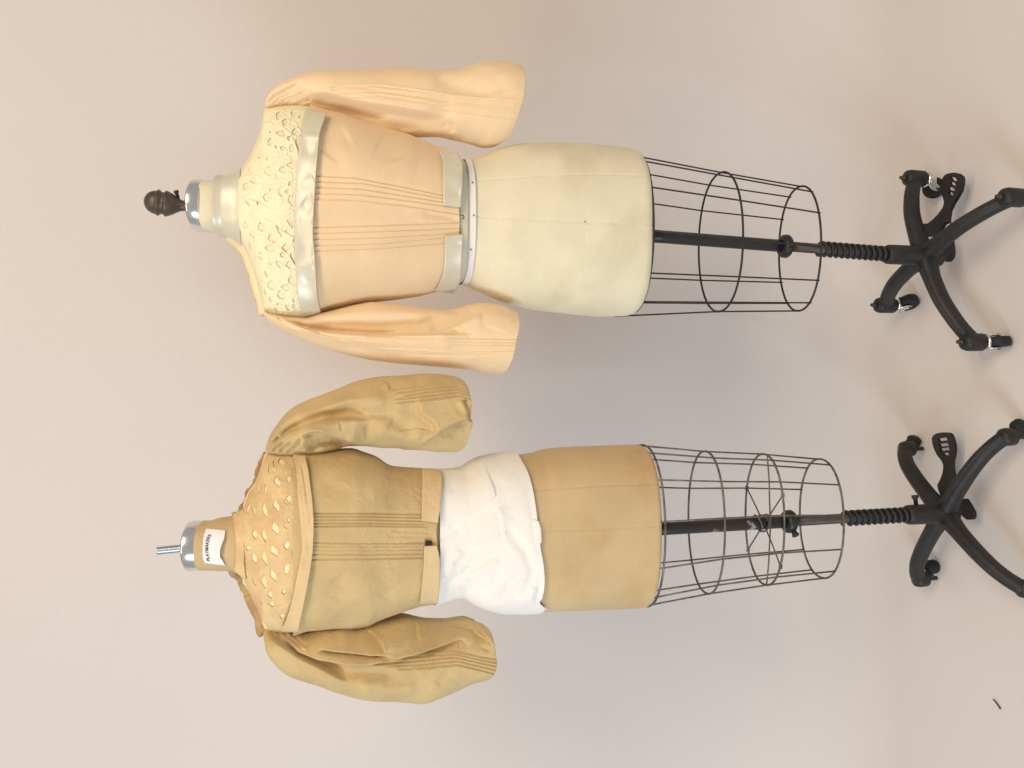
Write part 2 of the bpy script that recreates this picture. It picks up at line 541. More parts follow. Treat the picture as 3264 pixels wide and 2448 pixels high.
# ------------------------------------------------------------------ iron base, shared builder
def build_base(root, c, dirs, prof, zc, hub, col_z, rod, spring, poletop, pole_mat, fancy, casters):
    cx, cy = c
    ax = np.array([cx, cy, 0.])
    # hub socket
    z0, z1, r = hub
    lathe('hub', [(z0, r * .7), (z0 + .004, r * 1.05), (z0 + .05, r * 1.1), (z0 + .062, r), (z1 - .012, r), (z1 - .004, r * .97), (z1, r * .86), (z1 + .001, r * .6)],
          ax, (0, 0, 1), M['iron'], root, 36)
    for k, d in enumerate(dirs):
        d = np.array(d) / np.hypot(*d); dz = np.array([d[0], d[1], 0]); 
        path = spline([ax + dz * q[0] + np.array([0, 0, q[1]]) for q in prof], 26)
        w = np.interp(np.linspace(0, 1, 26), [0, .25, .8, 1], [.020, .0152, .0138, .0135])
        h = np.interp(np.linspace(0, 1, 26), [0, .25, .8, 1], [.023, .018, .0158, .016])
        leg = sweep('leg', path, w, h, M['iron'], root, 14, power=2.6)
        # raised rib along the top of the leg
        sweep('rib_line', path[3:-2] + np.array([0, 0, 1]) * h[3:-2, None] * .9, .004, .004, M['iron'], leg, 8)
        e = path[-1].copy(); e[2] = 0
        if fancy:
            zt = zc
            lathe('socket', [(zt - .05, .016), (zt - .046, .0185), (zt - .012, .019), (zt - .003, .0165), (zt, .012), (zt + .001, 0)], e, (0, 0, 1), M['iron'], leg, 24)
            lathe('bolt', [(zt - .001, .0075), (zt + .006, .0075), (zt + .0075, .006), (zt + .008, .004), (zt + .014, .004), (zt + .015, 0)], e, (0, 0, 1), M['dark'], leg, 6)
            lathe('chrome_ring', [(zt - .056, .012), (zt - .056, .0178), (zt - .054, .0185), (zt - .051, .0178), (zt - .05, .012)], e, (0, 0, 1), M['chrome'], leg, 28)
            ang, off = casters[k]
            f = np.array([cos(ang), sin(ang), 0]); s = np.array([-sin(ang), cos(ang), 0])
            wc = e + f * off + np.array([0, 0, .0245])
            wr = .0245
            lathe('wheel', [(-.0105, 0), (-.0105, .010), (-.009, .018), (-.0095, .0225), (-.0075, wr - .001), (-.004, wr), (.004, wr), (.0075, wr - .001), (.0095, .0225), (.009, .018), (.0105, .010), (.0105, 0)],
                  wc, s, M['rubber'], leg, 32)
            # fork: crown plate and two arms
            top = zt - .056
            Pp = []
            for q in (-1, 1):
                a1 = e + s * q * .0135 + np.array([0, 0, top - .002]); a2 = wc + s * q * .0135
                sweep('fork', spline([a1 - f * .006, (a1 + a2) / 2 + f * .004, a2 + np.array([0, 0, -.004])], 8), [.0125, .012, .011, .010, .009, .008, .007, .005], .0012, M['chrome'], leg, 12, up=s, power=4)
            lathe('crown', [(top - .006, 0), (top - .006, .0155), (top - .001, .0165), (top, .012), (top, 0)], e, (0, 0, 1), M['chrome'], leg, 24)
            lathe('axle', [(-.0165, 0), (-.0165, .0035), (.0165, .0035), (.0165, 0)], wc, s, M['steel'], leg, 10)
        else:
            zt = zc
            lathe('socket', [(zt - .036, .011), (zt - .033, .0175), (zt - .015, .0185), (zt - .006, .0165), (zt - .001, .010), (zt, 0)], e, (0, 0, 1), M['iron'], leg, 24)
            lathe('stem', [(.012, .005), (zt - .03, .006)], e, (0, 0, 1), M['dark'], leg, 10)
            ang, off = casters[k]
            f = np.array([cos(ang), sin(ang), 0]); s = np.array([-sin(ang), cos(ang), 0])
            wc = e + f * off + np.array([0, 0, .0165])
            for q in (-1, 1):
                lathe('wheel', [(0.0015 * q, 0), (.0015 * q, .0155), (.004 * q, .0165), (.008 * q, .0155), (.0115 * q, .011), (.013 * q, 0)], wc, s, M['rubber'], leg, 22)
            sweep('hood', [wc + np.array([0, 0, .004]) - f * .004, e + np.array([0, 0, .026])], [.008, .006], [.006, .005], M['dark'], leg, 10)
    # rod, spring, collar, pole
    tilt = lambda z: ax + np.array([poletop[0] * (z - .2), poletop[1] * (z - .2), z])
    sweep('steel_rod', [tilt(hub[1] - .03), tilt(.3), tilt(col_z)], rod, rod, M['steel'], root, 20)
    zs0, zs1, turns, rm, rw = spring
    t = np.linspace(0, 1, int(turns * 22))
    ph = t * turns * 2 * pi
    path = np.array([tilt(zs0 + (zs1 - zs0) * q) for q in t]); path[:, 0] += rm * np.cos(ph); path[:, 1] += rm * np.sin(ph)
    sweep('spring', path, rw, rw, M['iron'], root, 8)
    a = tilt(col_z)
    zt = poletop[2]
    n_ = 8
    sweep('pole', [tilt(z) for z in np.linspace(col_z, zt, n_)], poletop[3], poletop[3], pole_mat, root, 24)
    return tilt


def plate(name, outer, holes, crop, z, thick, mt, root, step=.75):
    """flat casting traced from its outline, lying level or sloping, with real slots"""
    o = np.array(K(crop, outer)); hs = [K(crop, h) for h in holes]
    X, Y = np.meshgrid(np.arange(o[:, 0].min() - 1, o[:, 0].max() + 1, step), np.arange(o[:, 1].min() - 1, o[:, 1].max() + 1, step), indexing='ij')
    keep = inpoly(X, Y, o)
    for h in hs: keep &= ~inpoly(X, Y, h)
    P = FL(X, Y, z(X, Y))
    ob = grid(name, P, mt, root, False, keep=keep)
    md = ob.modifiers.new('thickness', 'SOLIDIFY'); md.thickness = thick; md.offset = 0
    ob.data.polygons.foreach_set('use_smooth', [False] * len(ob.data.polygons))
    return ob


def wire(name, pts, r, mt, root, closed=False, n=None):
    pts = np.array(pts, float)
    return sweep(name, pts, r, r, mt, root, 8)


def hoop(name, z, xl, xr, y0, b, r, mt, root, n=2.15, na=72):
    th = np.linspace(0, 2 * pi, na + 1) + .7
    e = 2 / n
    cx = np.sign(np.cos(th)) * abs(np.cos(th)) ** e; sy = np.sign(np.sin(th)) * abs(np.sin(th)) ** e
    p = np.stack([(xl + xr) / 2 + (xr - xl) / 2 * cx, y0 - b * sy, z + 0 * th], -1)
    return sweep(name, p, r, r, mt, root, 8)


def ellp(z, xl, xr, y0, b, a, n=2.15):
    """point of a hoop at angle a from straight front, positive to the right"""
    sx, cy = sin(a), cos(a); e = 2 / n
    return np.array([(xl + xr) / 2 + (xr - xl) / 2 * np.sign(sx) * abs(sx) ** e, y0 - b * np.sign(cy) * abs(cy) ** e, z])


# ================================================================== RIGHT: cream dress form
YR = 1.610
cR = (.2784, 1.608)
formR = empty('dress_form', (cR[0], cR[1], 0), 'cream linen dress form with dark acorn finial and black wire cage, on iron castors', 'dress form', 'dress forms on wheeled stands')
TR = Torso([(632, 580, 738, .043), (690, 577, 740, .043), (716, 573, 746, .044), (745, 562, 760, .048), (770, 548, 775, .055), (785, 528, 798, .062),
            (800, 503, 835, .068), (815, 468, 882, .073), (831, 425, 945, .078), (846, 354, 1001, .082), (870, 347, 1018, .09), (900, 345, 1025, .097),
            (960, 346, 1026, .103), (1000, 352, 1008, .106), (1091, 385, 968, .108), (1174, 418, 952, .105), (1250, 438, 942, .1), (1341, 470, 928, .094),
            (1400, 498, 912, .09), (1478, 519, 900, .086), (1506, 510, 918, .087), (1544, 497, 934, .09), (1590, 479, 955, .096), (1647, 466, 973, .102),
            (1704, 463, 986, .106), (1780, 463, 996, .11), (1856, 466, 1003, .11), (1931, 473, 1008, .108), (2007, 484, 1006, .104), (2045, 493, 994, .1), (2080, 500, 985, .098)], YR)
_, dyn, dzn = ray(2090, 740)
zhemR = H + (YR - .098) * dzn / dyn
leanR = lambda z: .29 * smooth(TR.zX(770), TR.zX(700), z)
seamsR = [('v=', [(1500, 688), (1704, 700), (1864, 708), (2090, 716)], .0016, 2.4),
          ('v=', [(1525, 575), (1720, 560), (1900, 556), (2080, 560)], .0008, 2.2),
          ('v=', [(1520, 800), (1700, 830), (1850, 862), (2080, 868)], .0008, 2.2),
          ('v', [(1860, 712), (1868, 770), (1866, 800)], .0007, 3)]
TR.tube('body', TR.zX(660), zhemR, M['linen'], formR, 0, 300, 640, fold=seamsR, noise=.0006, nscale=9, cap=(1, 1), lean=leanR, hemr=.022)
cc = W(661, 658, YR)
lathe('neck_cap', [(-.004, .040), (-.003, .0447), (.0, .0455), (.0165, .0455), (.019, .0447), (.0205, .0425), (.0208, .02), (.0208, 0)], cc, (.02, 0, 1), M['chrome'], formR, 64, shear=.29)
ft = W(598, 658, YR); fe = W(458, 640, YR); axf = (fe - ft); Lf = np.linalg.norm(axf)
fin = [(475, 40), (450, 44), (432, 47), (418, 50), (405, 58), (392, 64), (375, 74), (350, 90), (325, 101), (306, 109), (297, 113), (288, 111), (280, 102), (268, 96), (256, 95),
       (246, 100), (236, 110), (228, 114), (220, 111), (212, 103), (195, 100), (175, 95), (155, 86), (135, 70), (120, 50), (110, 28), (105, 0)]
lathe('finial', [((475 - x) / 370 * Lf, r * .0002) for x, r in fin], ft, axf, M['finial'], formR, 40)
sp = W(566, 622, YR - .006)
lathe('set_screw', [(-.004, .003), (.006, .003), (.006, .0042), (.01, .0042), (.0105, 0)], sp + np.array([-.002, 0, 0]), (.9, 0, .25), M['dark'], formR, 8)
# twill tape round the waist with its pins
zt1, zt0 = TR.zX(1470), TR.zX(1488)
TR.tube('waist_tape', zt1, zt0, M['tape'], formR, .0035, 8, 180, noise=.0006, nscale=20, solid=.001)
for X, Y in ((1501, 796), (1506, 582), (1510, 687), (1864, 707)):
    p = TR.at(np.array(float(X)), np.array(float(Y)), .0045)
    lathe('pin_head', [(0, .0011), (.0012, .0014), (.002, .0008), (.0022, 0)], p, (0, -1, 0), M['dark'], formR, 8)
# wire cage
xc, a, b = [float(q) for q in TR.sec(zhemR + .012)]
hemh = (zhemR + .004, xc - a * .955, xc + a * .955, YR, b * .945)
hoopsR = [hemh, (.612, .148, .430, YR, .095), (.430, .153, .412, YR, .078)]
for k, hh in enumerate(hoopsR): hoop('hoop', *hh, .0022 if k else .0022, M['wire'], formR)
for k in range(12):
    an = radians(-3 + 30 * k)
    p0 = ellp(*hoopsR[0], an); p1 = ellp(*hoopsR[1], an); p2 = ellp(*hoopsR[2], an)
    p0 = p0 + np.array([0, 0, .012]) if k != 9 else p0 + np.array([-.009, 0, .038])
    d = (p2 - p1) / np.linalg.norm(p2 - p1)
    wire('rib', [p0, p1, p2 + d * .004], .0016, M['wire'], formR)
tiltR = build_base(formR, cR, [(-.091, .193), (.19, .087), (-.19, -.087), (.091, -.193)],
                   [(.0, .125), (.05, .126), (.10, .122), (.15, .108), (.185, .092), (.21, .075)], .104, (.085, .222, .021), .463, .0105,
                   (.222, .385, 11.5, .0135, .0036), (.03, 0, .78, .0128), M['poleblack'], True,
                   [(radians(-60), .014), (radians(160), .018), (radians(-85), .010), (radians(-60), .014)])
a = tiltR(.463)
lathe('collar', [(-.006, .012), (-.006, .022), (-.002, .0245), (.006, .0235), (.010, .020), (.012, .013)], a, (0, 0, 1), M['poleblack'], formR, 32)
lathe('set_screw', [(.02, .004), (.027, .004), (.0275, 0)], a + np.array([0, 0, .002]), (-.4, -.9, 0), M['dark'], formR, 8)
G1 = (2860, 540, 5.183)
plate('pedal', [(520, 900), (600, 840), (690, 750), (770, 640), (790, 560), (780, 500), (755, 430), (742, 340), (745, 250), (765, 150), (800, 95), (860, 65), (950, 52), (1040, 75), (1090, 115), (1105, 170), (1100, 250), (1075, 350),
                (1020, 450), (945, 570), (895, 680), (878, 780), (872, 880), (800, 900), (740, 1000), (660, 1110), (430, 1120), (440, 900)],
      [[(885, 125), (985, 140), (1012, 195), (925, 185)], [(880, 210), (972, 220), (1000, 280), (900, 255)], [(850, 295), (952, 305), (980, 357), (870, 345)], [(860, 375), (925, 380), (952, 437), (872, 417)]],
      G1, lambda X, Y: .05 + .028 * smooth(600, 740, Y), .008, M['iron'], formR)
plate('lever', [(700, 1160), (900, 1120), (925, 1300), (930, 1400), (912, 1470), (870, 1520), (830, 1528), (785, 1495), (745, 1420), (720, 1300)], [], G1, lambda X, Y: .045 + 0 * X, .012, M['iron'], formR)
lathe('set_screw', [(.018, .005), (.029, .005), (.03, 0)], np.array([cR[0], cR[1], .135]), (.85, .5, .1), M['iron'], formR, 8)

# ================================================================== RIGHT: peach bodice
bodR = empty('bodice', (cR[0], cR[1], 1.15), 'peach bodice with smooth full sleeves, cream lace yoke and satin bands on the cream form', 'bodice', 'bodices worn by the dress forms')
BR = Torso([(940, 322, 1032, .106), (1000, 345, 1008, .112), (1037, 362, 990, .116), (1091, 376, 977, .118), (1174, 408, 960, .116), (1250, 428, 952, .111), (1290, 438, 946, .108),
            (1341, 458, 938, .103), (1386, 477, 927, .098), (1430, 486, 918, .094), (1480, 502, 905, .091)], YR)
tk = []
for q in ([(520, 970), (800, 985), (1100, 1040), (1480, 1118)], [(520, 1012), (860, 1026), (1200, 1090), (1480, 1143)], [(520, 1056), (850, 1068), (1200, 1125), (1478, 1170)],
          [(515, 1102), (850, 1112), (1250, 1165), (1478, 1198)], [(510, 1146), (800, 1152), (1200, 1200), (1590, 1262)]):
    tk.append(('s=', K(C2, q), .0021, 8, 1.2))
for q in ([(500, 65), (1000, 50), (1590, 28)], [(500, 110), (1000, 95), (1590, 70)], [(500, 155), (1000, 143), (1590, 108)], [(500, 203), (1000, 188), (1500, 142)], [(500, 245), (1000, 225), (1495, 185)]):
    tk.append(('s=', K(C3, q), .0022, 8, 1.2))
tk += [('v', K(C2, [(1300, 1240), (1500, 1275), (1600, 1300)]), .002, 8), ('r', K(C2, [(1250, 1290), (1600, 1330)]), .0015, 9),
       ('v', K(C2, [(560, 820), (640, 700), (760, 640)]), .004, 40), ('v', K(C2, [(950, 720), (1080, 800), (1100, 860)]), .003, 40),
       ('r', K(C2, [(650, 880), (900, 820), (1300, 900)]), .003, 60), ('v', K(C3, [(560, 560), (900, 460), (1300, 330)]), .002, 50)]
BR.tube('bodice_body', BR.zX(985), hemfn(BR, [(1440, 500), (1452, 540), (1460, 610), (1465, 690), (1464, 760), (1460, 850), (1438, 915)]), M['peach'], bodR, .002, 220, 1100, fold=tk, noise=.0012, nscale=9, seed=4)
# cream inner band that shows below the front
TR.tube('inner_band', TR.zX(1438), TR.zX(1464), M['satin'], bodR, .0025, 8, 160, noise=.0008, nscale=16, solid=.001)
# yoke lining (all round) seen through the lace
TR.tube('yoke_lining', TR.zX(772), TR.zX(985), M['lining'], bodR, .0028, 80, 240)
yoke = [(767, 556), (760, 575), (757, 610), (754, 645), (757, 690), (765, 735), (776, 771), (782, 789), (805, 850), (835, 925), (872, 1001), (905, 1004), (962, 1008),
        (960, 985), (952, 950), (947, 880), (943, 800), (941, 742), (943, 690), (946, 620), (952, 540), (960, 460), (972, 380), (976, 350), (910, 348), (847, 346), (841, 362), (836, 400), (829, 436), (816, 470), (801, 506), (783, 530)]
ca = (740, 340, 4.88); cb = (740, 680, 4.61)
holes = []
for x, y, rx, ry, an, be in [(710, 140, 26, 70, -10, .4), (820, 240, 42, 60, -20, 0), (940, 110, 16, 46, 20, .3), (1055, 160, 20, 18, 0, 0), (970, 392, 42, 52, 0, 0), (760, 420, 70, 52, 0, .3), (880, 495, 18, 46, -20, .4), (590, 550, 36, 66, -10, 0),
                             (683, 632, 12, 25, 0, 0), (780, 650, 26, 38, 20, .5), (925, 645, 36, 66, -10, 0), (1010, 590, 20, 84, 12, 0), (538, 805, 12, 38, 25, 0), (925, 915, 62, 54, 0, .4), (790, 985, 52, 60, 10, .3), (572, 1010, 58, 75, 10, .3), (690, 1070, 20, 36, 15, 0),
                             (905, 1197, 24, 46, -35, 0), (855, 1325, 24, 38, -20, 0), (205, 1240, 36, 60, -15, .2), (740, 1335, 18, 74, 12, .3), (530, 1415, 44, 68, 0, .2), (910, 1465, 28, 92, 14, .3), (398, 1500, 18, 26, -15, 0), (240, 1500, 10, 60, 32, 0), (595, 1290, 10, 26, 0, 0),
                             (420, 795, 10, 14, 0, 0), (262, 980, 9, 20, 0, 0), (292, 1035, 9, 20, 0, 0), (590, 400, 8, 16, 0, 0), (330, 1180, 60, 12, -25, 0)]:
    holes.append((*K(ca, [(x, y)])[0], rx / 4.88 * .84, ry / 4.88 * .84, an, be))
for x, y, rx, ry, an, be in [(195, 180, 44, 54, 0, .3), (430, 205, 48, 74, 20, .2), (300, 310, 32, 62, 15, .2), (690, 260, 16, 98, 28, 0), (800, 260, 26, 20, 0, 0), (590, 365, 56, 70, 20, .3), (560, 515, 70, 56, 0, .3), (265, 490, 12, 70, 18, 0), (425, 630, 32, 62, 10, .2),
                             (785, 510, 48, 66, 0, 0), (735, 610, 26, 42, -10, .4), (895, 680, 16, 104, 24, 0), (555, 735, 16, 22, 0, .3), (675, 745, 20, 60, 24, 0), (830, 760, 34, 58, 10, .2), (880, 990, 52, 72, 10, .2), (580, 1060, 54, 76, 8, .2), (790, 1090, 62, 54, 0, .3), (720, 1200, 50, 76, 18, .2),
                             (495, 890, 11, 44, 24, 0), (810, 1390, 14, 58, 28, 0), (905, 1280, 16, 34, 0, .2), (905, 1370, 16, 34, 0, .2), (645, 1420, 12, 40, 30, 0), (420, 990, 9, 18, 0, 0), (850, 160, 10, 80, 35, 0), (912, 400, 10, 26, 0, 0), (665, 1330, 8, 16, 20, 0), (490, 1160, 14, 40, 25, 0), (330, 640, 10, 50, 25, 0), (560, 1260, 14, 44, 25, 0)]:
    holes.append((*K(cb, [(x, y)])[0], rx / 4.61 * .84, ry / 4.61 * .84, an, be))
FLW = [(879, 684, 66, 9, 0), (799, 681, 40, 5, .3), (885, 508, 42, 5, .2), (885, 876, 42, 5, .9), (783, 592, 34, 5, .1), (925, 590, 40, 6, .5), (845, 590, 44, 6, .7), (905, 790, 34, 5, .4), (830, 770, 40, 5, .2), (868, 430, 40, 5, .5), (925, 420, 34, 5, .1),
       (925, 960, 34, 5, .3), (860, 945, 34, 5, .6), (820, 850, 30, 5, 0), (900, 380, 30, 5, .8), (935, 690, 30, 6, 0), (818, 520, 30, 5, .4), (930, 830, 30, 5, .1), (842, 720, 28, 5, .6), (905, 980, 24, 5, 0)]
STEM = [[(902, 408), (925, 428), (945, 470), (950, 500)], [(870, 777), (905, 800), (930, 830), (943, 850)], [(800, 640), (830, 650), (850, 665)], [(850, 700), (900, 740), (935, 760)]]


def lrel(X, Y):
    h = np.zeros_like(X)
    for cx, cy, Rr, n, ph in FLW:
        for k in range(n):
            t = ph + 2 * pi * k / n
            px, py = cx + cos(t) * Rr * .56, cy + sin(t) * Rr * .56
            u = (X - px) * cos(t) + (Y - py) * sin(t); v = -(X - px) * sin(t) + (Y - py) * cos(t)
            d = np.sqrt((u / (Rr * .46)) ** 2 + (v / (Rr * (.46 if n == 5 else .22))) ** 2)
            h = np.maximum(h, .0017 * np.exp(-((d - .92) / .12) ** 2) + .0009 * (d < .9) * (1 - d))
        d = np.hypot(X - cx, Y - cy)
        h = np.where(d < 9, .0009 + .0005 * np.sin(X * 2.1) * np.sin(Y * 2.1), h)
    for s in STEM:
        h = np.maximum(h, creases(X, Y, [('r=', s, .003, 4.5)]))
    return h


lace_sheet('lace_yoke', TR, yoke, holes, M['lace'], bodR, .0038, lrel, solid=.0009, ex=1.35, ridge=.0003)
# satin band under the yoke, standing off at its lower edge
b1 = [(974, 348), (966, 385), (955, 460), (948, 540), (943, 620), (939, 700), (938, 760), (942, 850), (949, 930), (955, 980), (962, 1009)]
b2 = [(1040, 366), (1030, 395), (1019, 430), (1012, 500), (1006, 576), (1001, 660), (998, 742), (1004, 825), (1008, 908), (1014, 960), (1023, 1001)]
bandf = [('v', [(965, 640), (985, 655), (1005, 650)], .0022, 22), ('r', [(950, 700), (1000, 705)], .002, 20), ('v', [(945, 790), (1003, 800)], .0022, 20), ('r', [(945, 845), (1005, 845)], .0022, 16),
         ('v', [(950, 900), (1008, 905)], .002, 22), ('r', [(955, 590), (1005, 575)], .0022, 20), ('v', [(960, 480), (1012, 490)], .002, 24), ('r', [(965, 430), (1020, 440)], .0014, 12), ('r', [(960, 960), (1010, 965)], .0014, 16)]
BR.sheet('satin_band', b1, b2, M['satin'], bodR, .006, .006, 220, 22, fold=bandf)
# ribbon round the neck
TR.tube('neck_ribbon', TR.zX(705), TR.zX(770), M['satin'], bodR, lambda z: .0035 + .004 * smooth(TR.zX(730), TR.zX(705), z), 30, 160, noise=.0006, nscale=18, lean=lambda z: .26 * smooth(TR.zX(775), TR.zX(705), z), solid=.0012)
# waistband in two pieces, open at the front
wr1 = K(C2, [(1445, 776), (1462, 815), (1470, 860), (1473, 1000), (1475, 1190)]); wr2 = K(C2, [(1578, 798), (1603, 835), (1620, 885), (1618, 1000), (1604, 1206)])
wl1 = K(C3, [(1489, 122), (1486, 250), (1476, 390), (1450, 470), (1414, 540)]); wl2 = K(C3, [(1620, 116), (1614, 260), (1606, 420), (1592, 490), (1550, 572)])
BR.sheet('waistband', wr1, wr2, M['satin'], bodR, .006, .004, 80, 14, fold=[('v', K(C2, [(1480, 1080), (1610, 1100)]), .002, 16), ('r', K(C2, [(1480, 980), (1610, 1000)]), .002, 18)])
BR.sheet('waistband', wl1, wl2, M['satin'], bodR, .006, .004, 80, 14, fold=[('v', K(C3, [(1560, 195), (1620, 188)]), .002, 6), ('v', K(C3, [(1480, 420), (1610, 430)]), .002, 18)])
hk = TR.at(np.array(1468.), np.array(690.), .006)
wire('hook', spline([hk + np.array(q) for q in ((-.004, 0, .006), (.0, -.002, .004), (.002, -.004, -.002), (-.002, -.003, -.006), (-.005, -.002, -.003))], 14), .0009, M['dark'], bodR)
# piping and edge of the back yoke along the shoulder on the photograph's lower side
pp = [(722, 752, 0), (745, 768, .01), (770, 786, .02), (786, 806, .02), (800, 838, .022), (812, 876, .022), (825, 920, .022), (838, 962, .02), (846, 1000, .015)]
rr = np.interp(np.linspace(0, 1, 60), [0, .2, 1], [.0035, .0075, .0085]) * (1 + .10 * vnoise(np.linspace(0, 1, 60)[:, None] * np.array([[9., 5, 3]]), 1.0, 4))
sweep('shoulder_edge', spline([W(x, y, YR + d) for x, y, d in pp], 60), rr, rr * 1.6, M['cord'], bodR, 12)
# sleeves
sR = [(844, 334, 846, 348, .012, -.03), (852, 316, 854, 349, .03, -.03), (883, 285, 884, 350, .046, -.025), (925, 261, 926, 351, .055, -.02), (975, 246, 976, 354, .06, -.02), (1037, 239, 1038, 364, .062, -.02), (1091, 236, 1091, 376, .062, -.02),
      (1174, 230, 1174, 410, .062, -.02), (1237, 228, 1237, 428, .062, -.02), (1299, 227, 1299, 433, .062, -.02), (1362, 232, 1362, 432, .062, -.02), (1403, 231, 1403, 431, .062, -.02), (1445, 228, 1445, 439, .064, -.02), (1486, 214, 1480, 447, .066, -.02),
      (1528, 205, 1515, 456, .07, -.02), (1565, 203, 1545, 466, .07, -.02), (1600, 205, 1572, 465, .07, -.02), (1636, 215, 1596, 455, .068, -.02)]
fR = [('s', K(C2, [(380, 352), (430, 345), (540, 353), (700, 383), (900, 424), (1100, 455), (1300, 492), (1500, 520)]), -.011, 46, 4),
      ('v', K(C2, [(440, 372), (560, 385), (720, 415), (900, 455), (1080, 490)]), .008, 9), ('v', K(C2, [(560, 400), (800, 470), (1100, 560), (1400, 600), (1550, 600)]), .010, 32), ('r', K(C2, [(1150, 640), (1300, 610), (1420, 640)]), .004, 16),
      ('s', K(C2, [(1480, 520), (1540, 570), (1550, 620), (1500, 650)]), -.005, 30, 6),
      ('v', K(C2, [(1380, 185), (1600, 280), (1850, 330)]), .0042, 30), ('v', K(C2, [(1740, 120), (1820, 230), (1850, 340)]), .003, 30), ('r', K(C2, [(1880, 140), (1940, 250), (1960, 340)]), .0028, 30)]
for q in ([(640, 285), (1000, 278), (1500, 345), (2085, 398)], [(620, 320), (1000, 320), (1500, 378), (2090, 440)], [(700, 345), (1000, 352), (1500, 425), (2095, 490)], [(800, 375), (1100, 408), (1600, 480), (2085, 545)], [(900, 300), (1500, 360), (2088, 420)]):
    fR.append(('s=', K(C2, q), -.0021, 8, 1.3))
for q in ([(108, 425), (180, 350), (400, 240)], [(145, 432), (220, 360), (430, 262)], [(190, 436), (265, 370), (450, 295)], [(235, 440), (310, 380), (470, 315)], [(285, 446), (350, 395), (500, 330)], [(330, 440), (380, 400), (470, 365)]):
    fR.append(('v', K(C2, q), .004, 7))
boost = lambda L, k: [(q[0], q[1], q[2] * (k if abs(q[2]) >= .0035 else 1), *q[3:]) for q in L]
sleeve('sleeve', sR, YR, M['peach_sleeve'], bodR, boost(fR, 1.7), noise=.0018, nscale=9, seed=2, droop=.014)
sL = [(842, 990, 843, 1004, .012, -.03), (858, 1000, 860, 1026, .03, -.03), (883, 1005, 883, 1042, .044, -.025), (925, 1010, 925, 1066, .054, -.02), (966, 1011, 966, 1086, .058, -.02), (1020, 998, 1020, 1106, .06, -.02), (1080, 984, 1080, 1124, .062, -.02),
      (1133, 970, 1133, 1137, .062, -.02), (1190, 961, 1190, 1148, .062, -.02), (1257, 967, 1257, 1156, .062, -.02), (1341, 979, 1341, 1165, .062, -.02), (1424, 988, 1424, 1172, .062, -.02), (1465, 979, 1465, 1176, .064, -.02), (1505, 969, 1507, 1180, .066, -.02),
      (1549, 966, 1545, 1189, .068, -.02), (1592, 973, 1570, 1192, .068, -.02), (1628, 988, 1594, 1194, .066, -.02)]
fL = [('s', K(C3, [(190, 735), (300, 790), (450, 838), (700, 868), (1000, 880), (1350, 878), (1700, 878)]), .009, 44, 4), ('v', K(C3, [(260, 762), (400, 815), (620, 848), (900, 866), (1200, 868)]), .007, 9), ('v', K(C3, [(420, 800), (700, 810), (1000, 815), (1300, 800), (1550, 730)]), .010, 24),
      ('s', K(C3, [(1380, 878), (1520, 830), (1650, 760), (1760, 700)]), .006, 34, 7), ('v', K(C3, [(1480, 690), (1560, 700), (1620, 712)]), .0033, 8), ('v', K(C3, [(250, 850), (450, 900), (700, 960), (900, 1000), (1250, 1072)]), .006, 18),
      ('s', K(C3, [(240, 740), (330, 800), (520, 880), (760, 940)]), .004, 20, 3), ('v', K(C3, [(1240, 1070), (1400, 1045), (1700, 1045)]), .002, 10), ('v', K(C3, [(1600, 860), (1700, 790), (1800, 780)]), .0025, 26), ('r', K(C3, [(1900, 700), (1850, 850)]), .003, 30)]
for q in ([(900, 905), (1500, 915), (2030, 920)], [(800, 925), (1300, 960), (2020, 965)], [(1000, 985), (1500, 1012), (2010, 1008)], [(1100, 940), (1600, 940), (2020, 945)], [(1250, 1040), (1650, 1050), (2005, 1046)]):
    fL.append(('s=', K(C3, q), .0019, 8, 1.3))
for q in ([(190, 740), (260, 790), (380, 850)], [(230, 735), (310, 775), (430, 820)], [(150, 760), (260, 830), (400, 900)]): fL.append(('v', K(C3, q), .0035, 6))
sleeve('sleeve', sL, YR, M['peach_sleeve'], bodR, boost(fL, 1.6), noise=.0018, nscale=9, seed=7, droop=.006)

# ================================================================== LEFT: tan dress form
YL = 1.578
cL = (-.278, 1.581)
formL = empty('dress_form', (cL[0], cL[1], 0), 'tan canvas dress form with bare threaded neck rod, paper neck label and grey wire cage', 'dress form', 'dress forms on wheeled stands')
TL = Torso([(621, 1663, 1814, .043), (655, 1662, 1815, .043), (700, 1652, 1817, .044), (735, 1645, 1820, .047), (755, 1636, 1828, .052), (772, 1618, 1845, .058), (791, 1574, 1868, .065), (811, 1547, 1905, .071),
            (830, 1497, 1950, .077), (850, 1446, 2001, .083), (880, 1440, 2007, .092), (920, 1440, 2005, .1), (985, 1432, 1998, .105), (1050, 1434, 1992, .107), (1118, 1434, 1995, .106), (1162, 1447, 1990, .104),
            (1198, 1458, 1973, .101), (1248, 1486, 1950, .096), (1306, 1494, 1930, .091), (1342, 1496, 1922, .088), (1400, 1502, 1912, .086), (1463, 1497, 1894, .088), (1499, 1476, 1914, .094), (1532, 1460, 1928, .099),
            (1600, 1449, 1944, .104), (1650, 1444, 1944, .107), (1788, 1427, 1940, .108), (1910, 1422, 1937, .106), (2032, 1418, 1931, .102), (2061, 1423, 1927, .1), (2110, 1428, 1920, .098)], YL)
_, dyn, dzn = ray(2114, 1680)
zhemL = H + (YL - .098) * dzn / dyn
leanL = lambda z: .27 * smooth(TL.zX(770), TL.zX(690), z)
seamsL = [('v=', [(1700, 1692), (1900, 1688), (2116, 1676)], .0013, 2.4), ('s=', [(1690, 1566), (1900, 1552), (2112, 1545)], .0007, 8, 1.4), ('s=', [(1720, 1830), (1900, 1828), (2116, 1826)], .0007, 8, 1.4)]
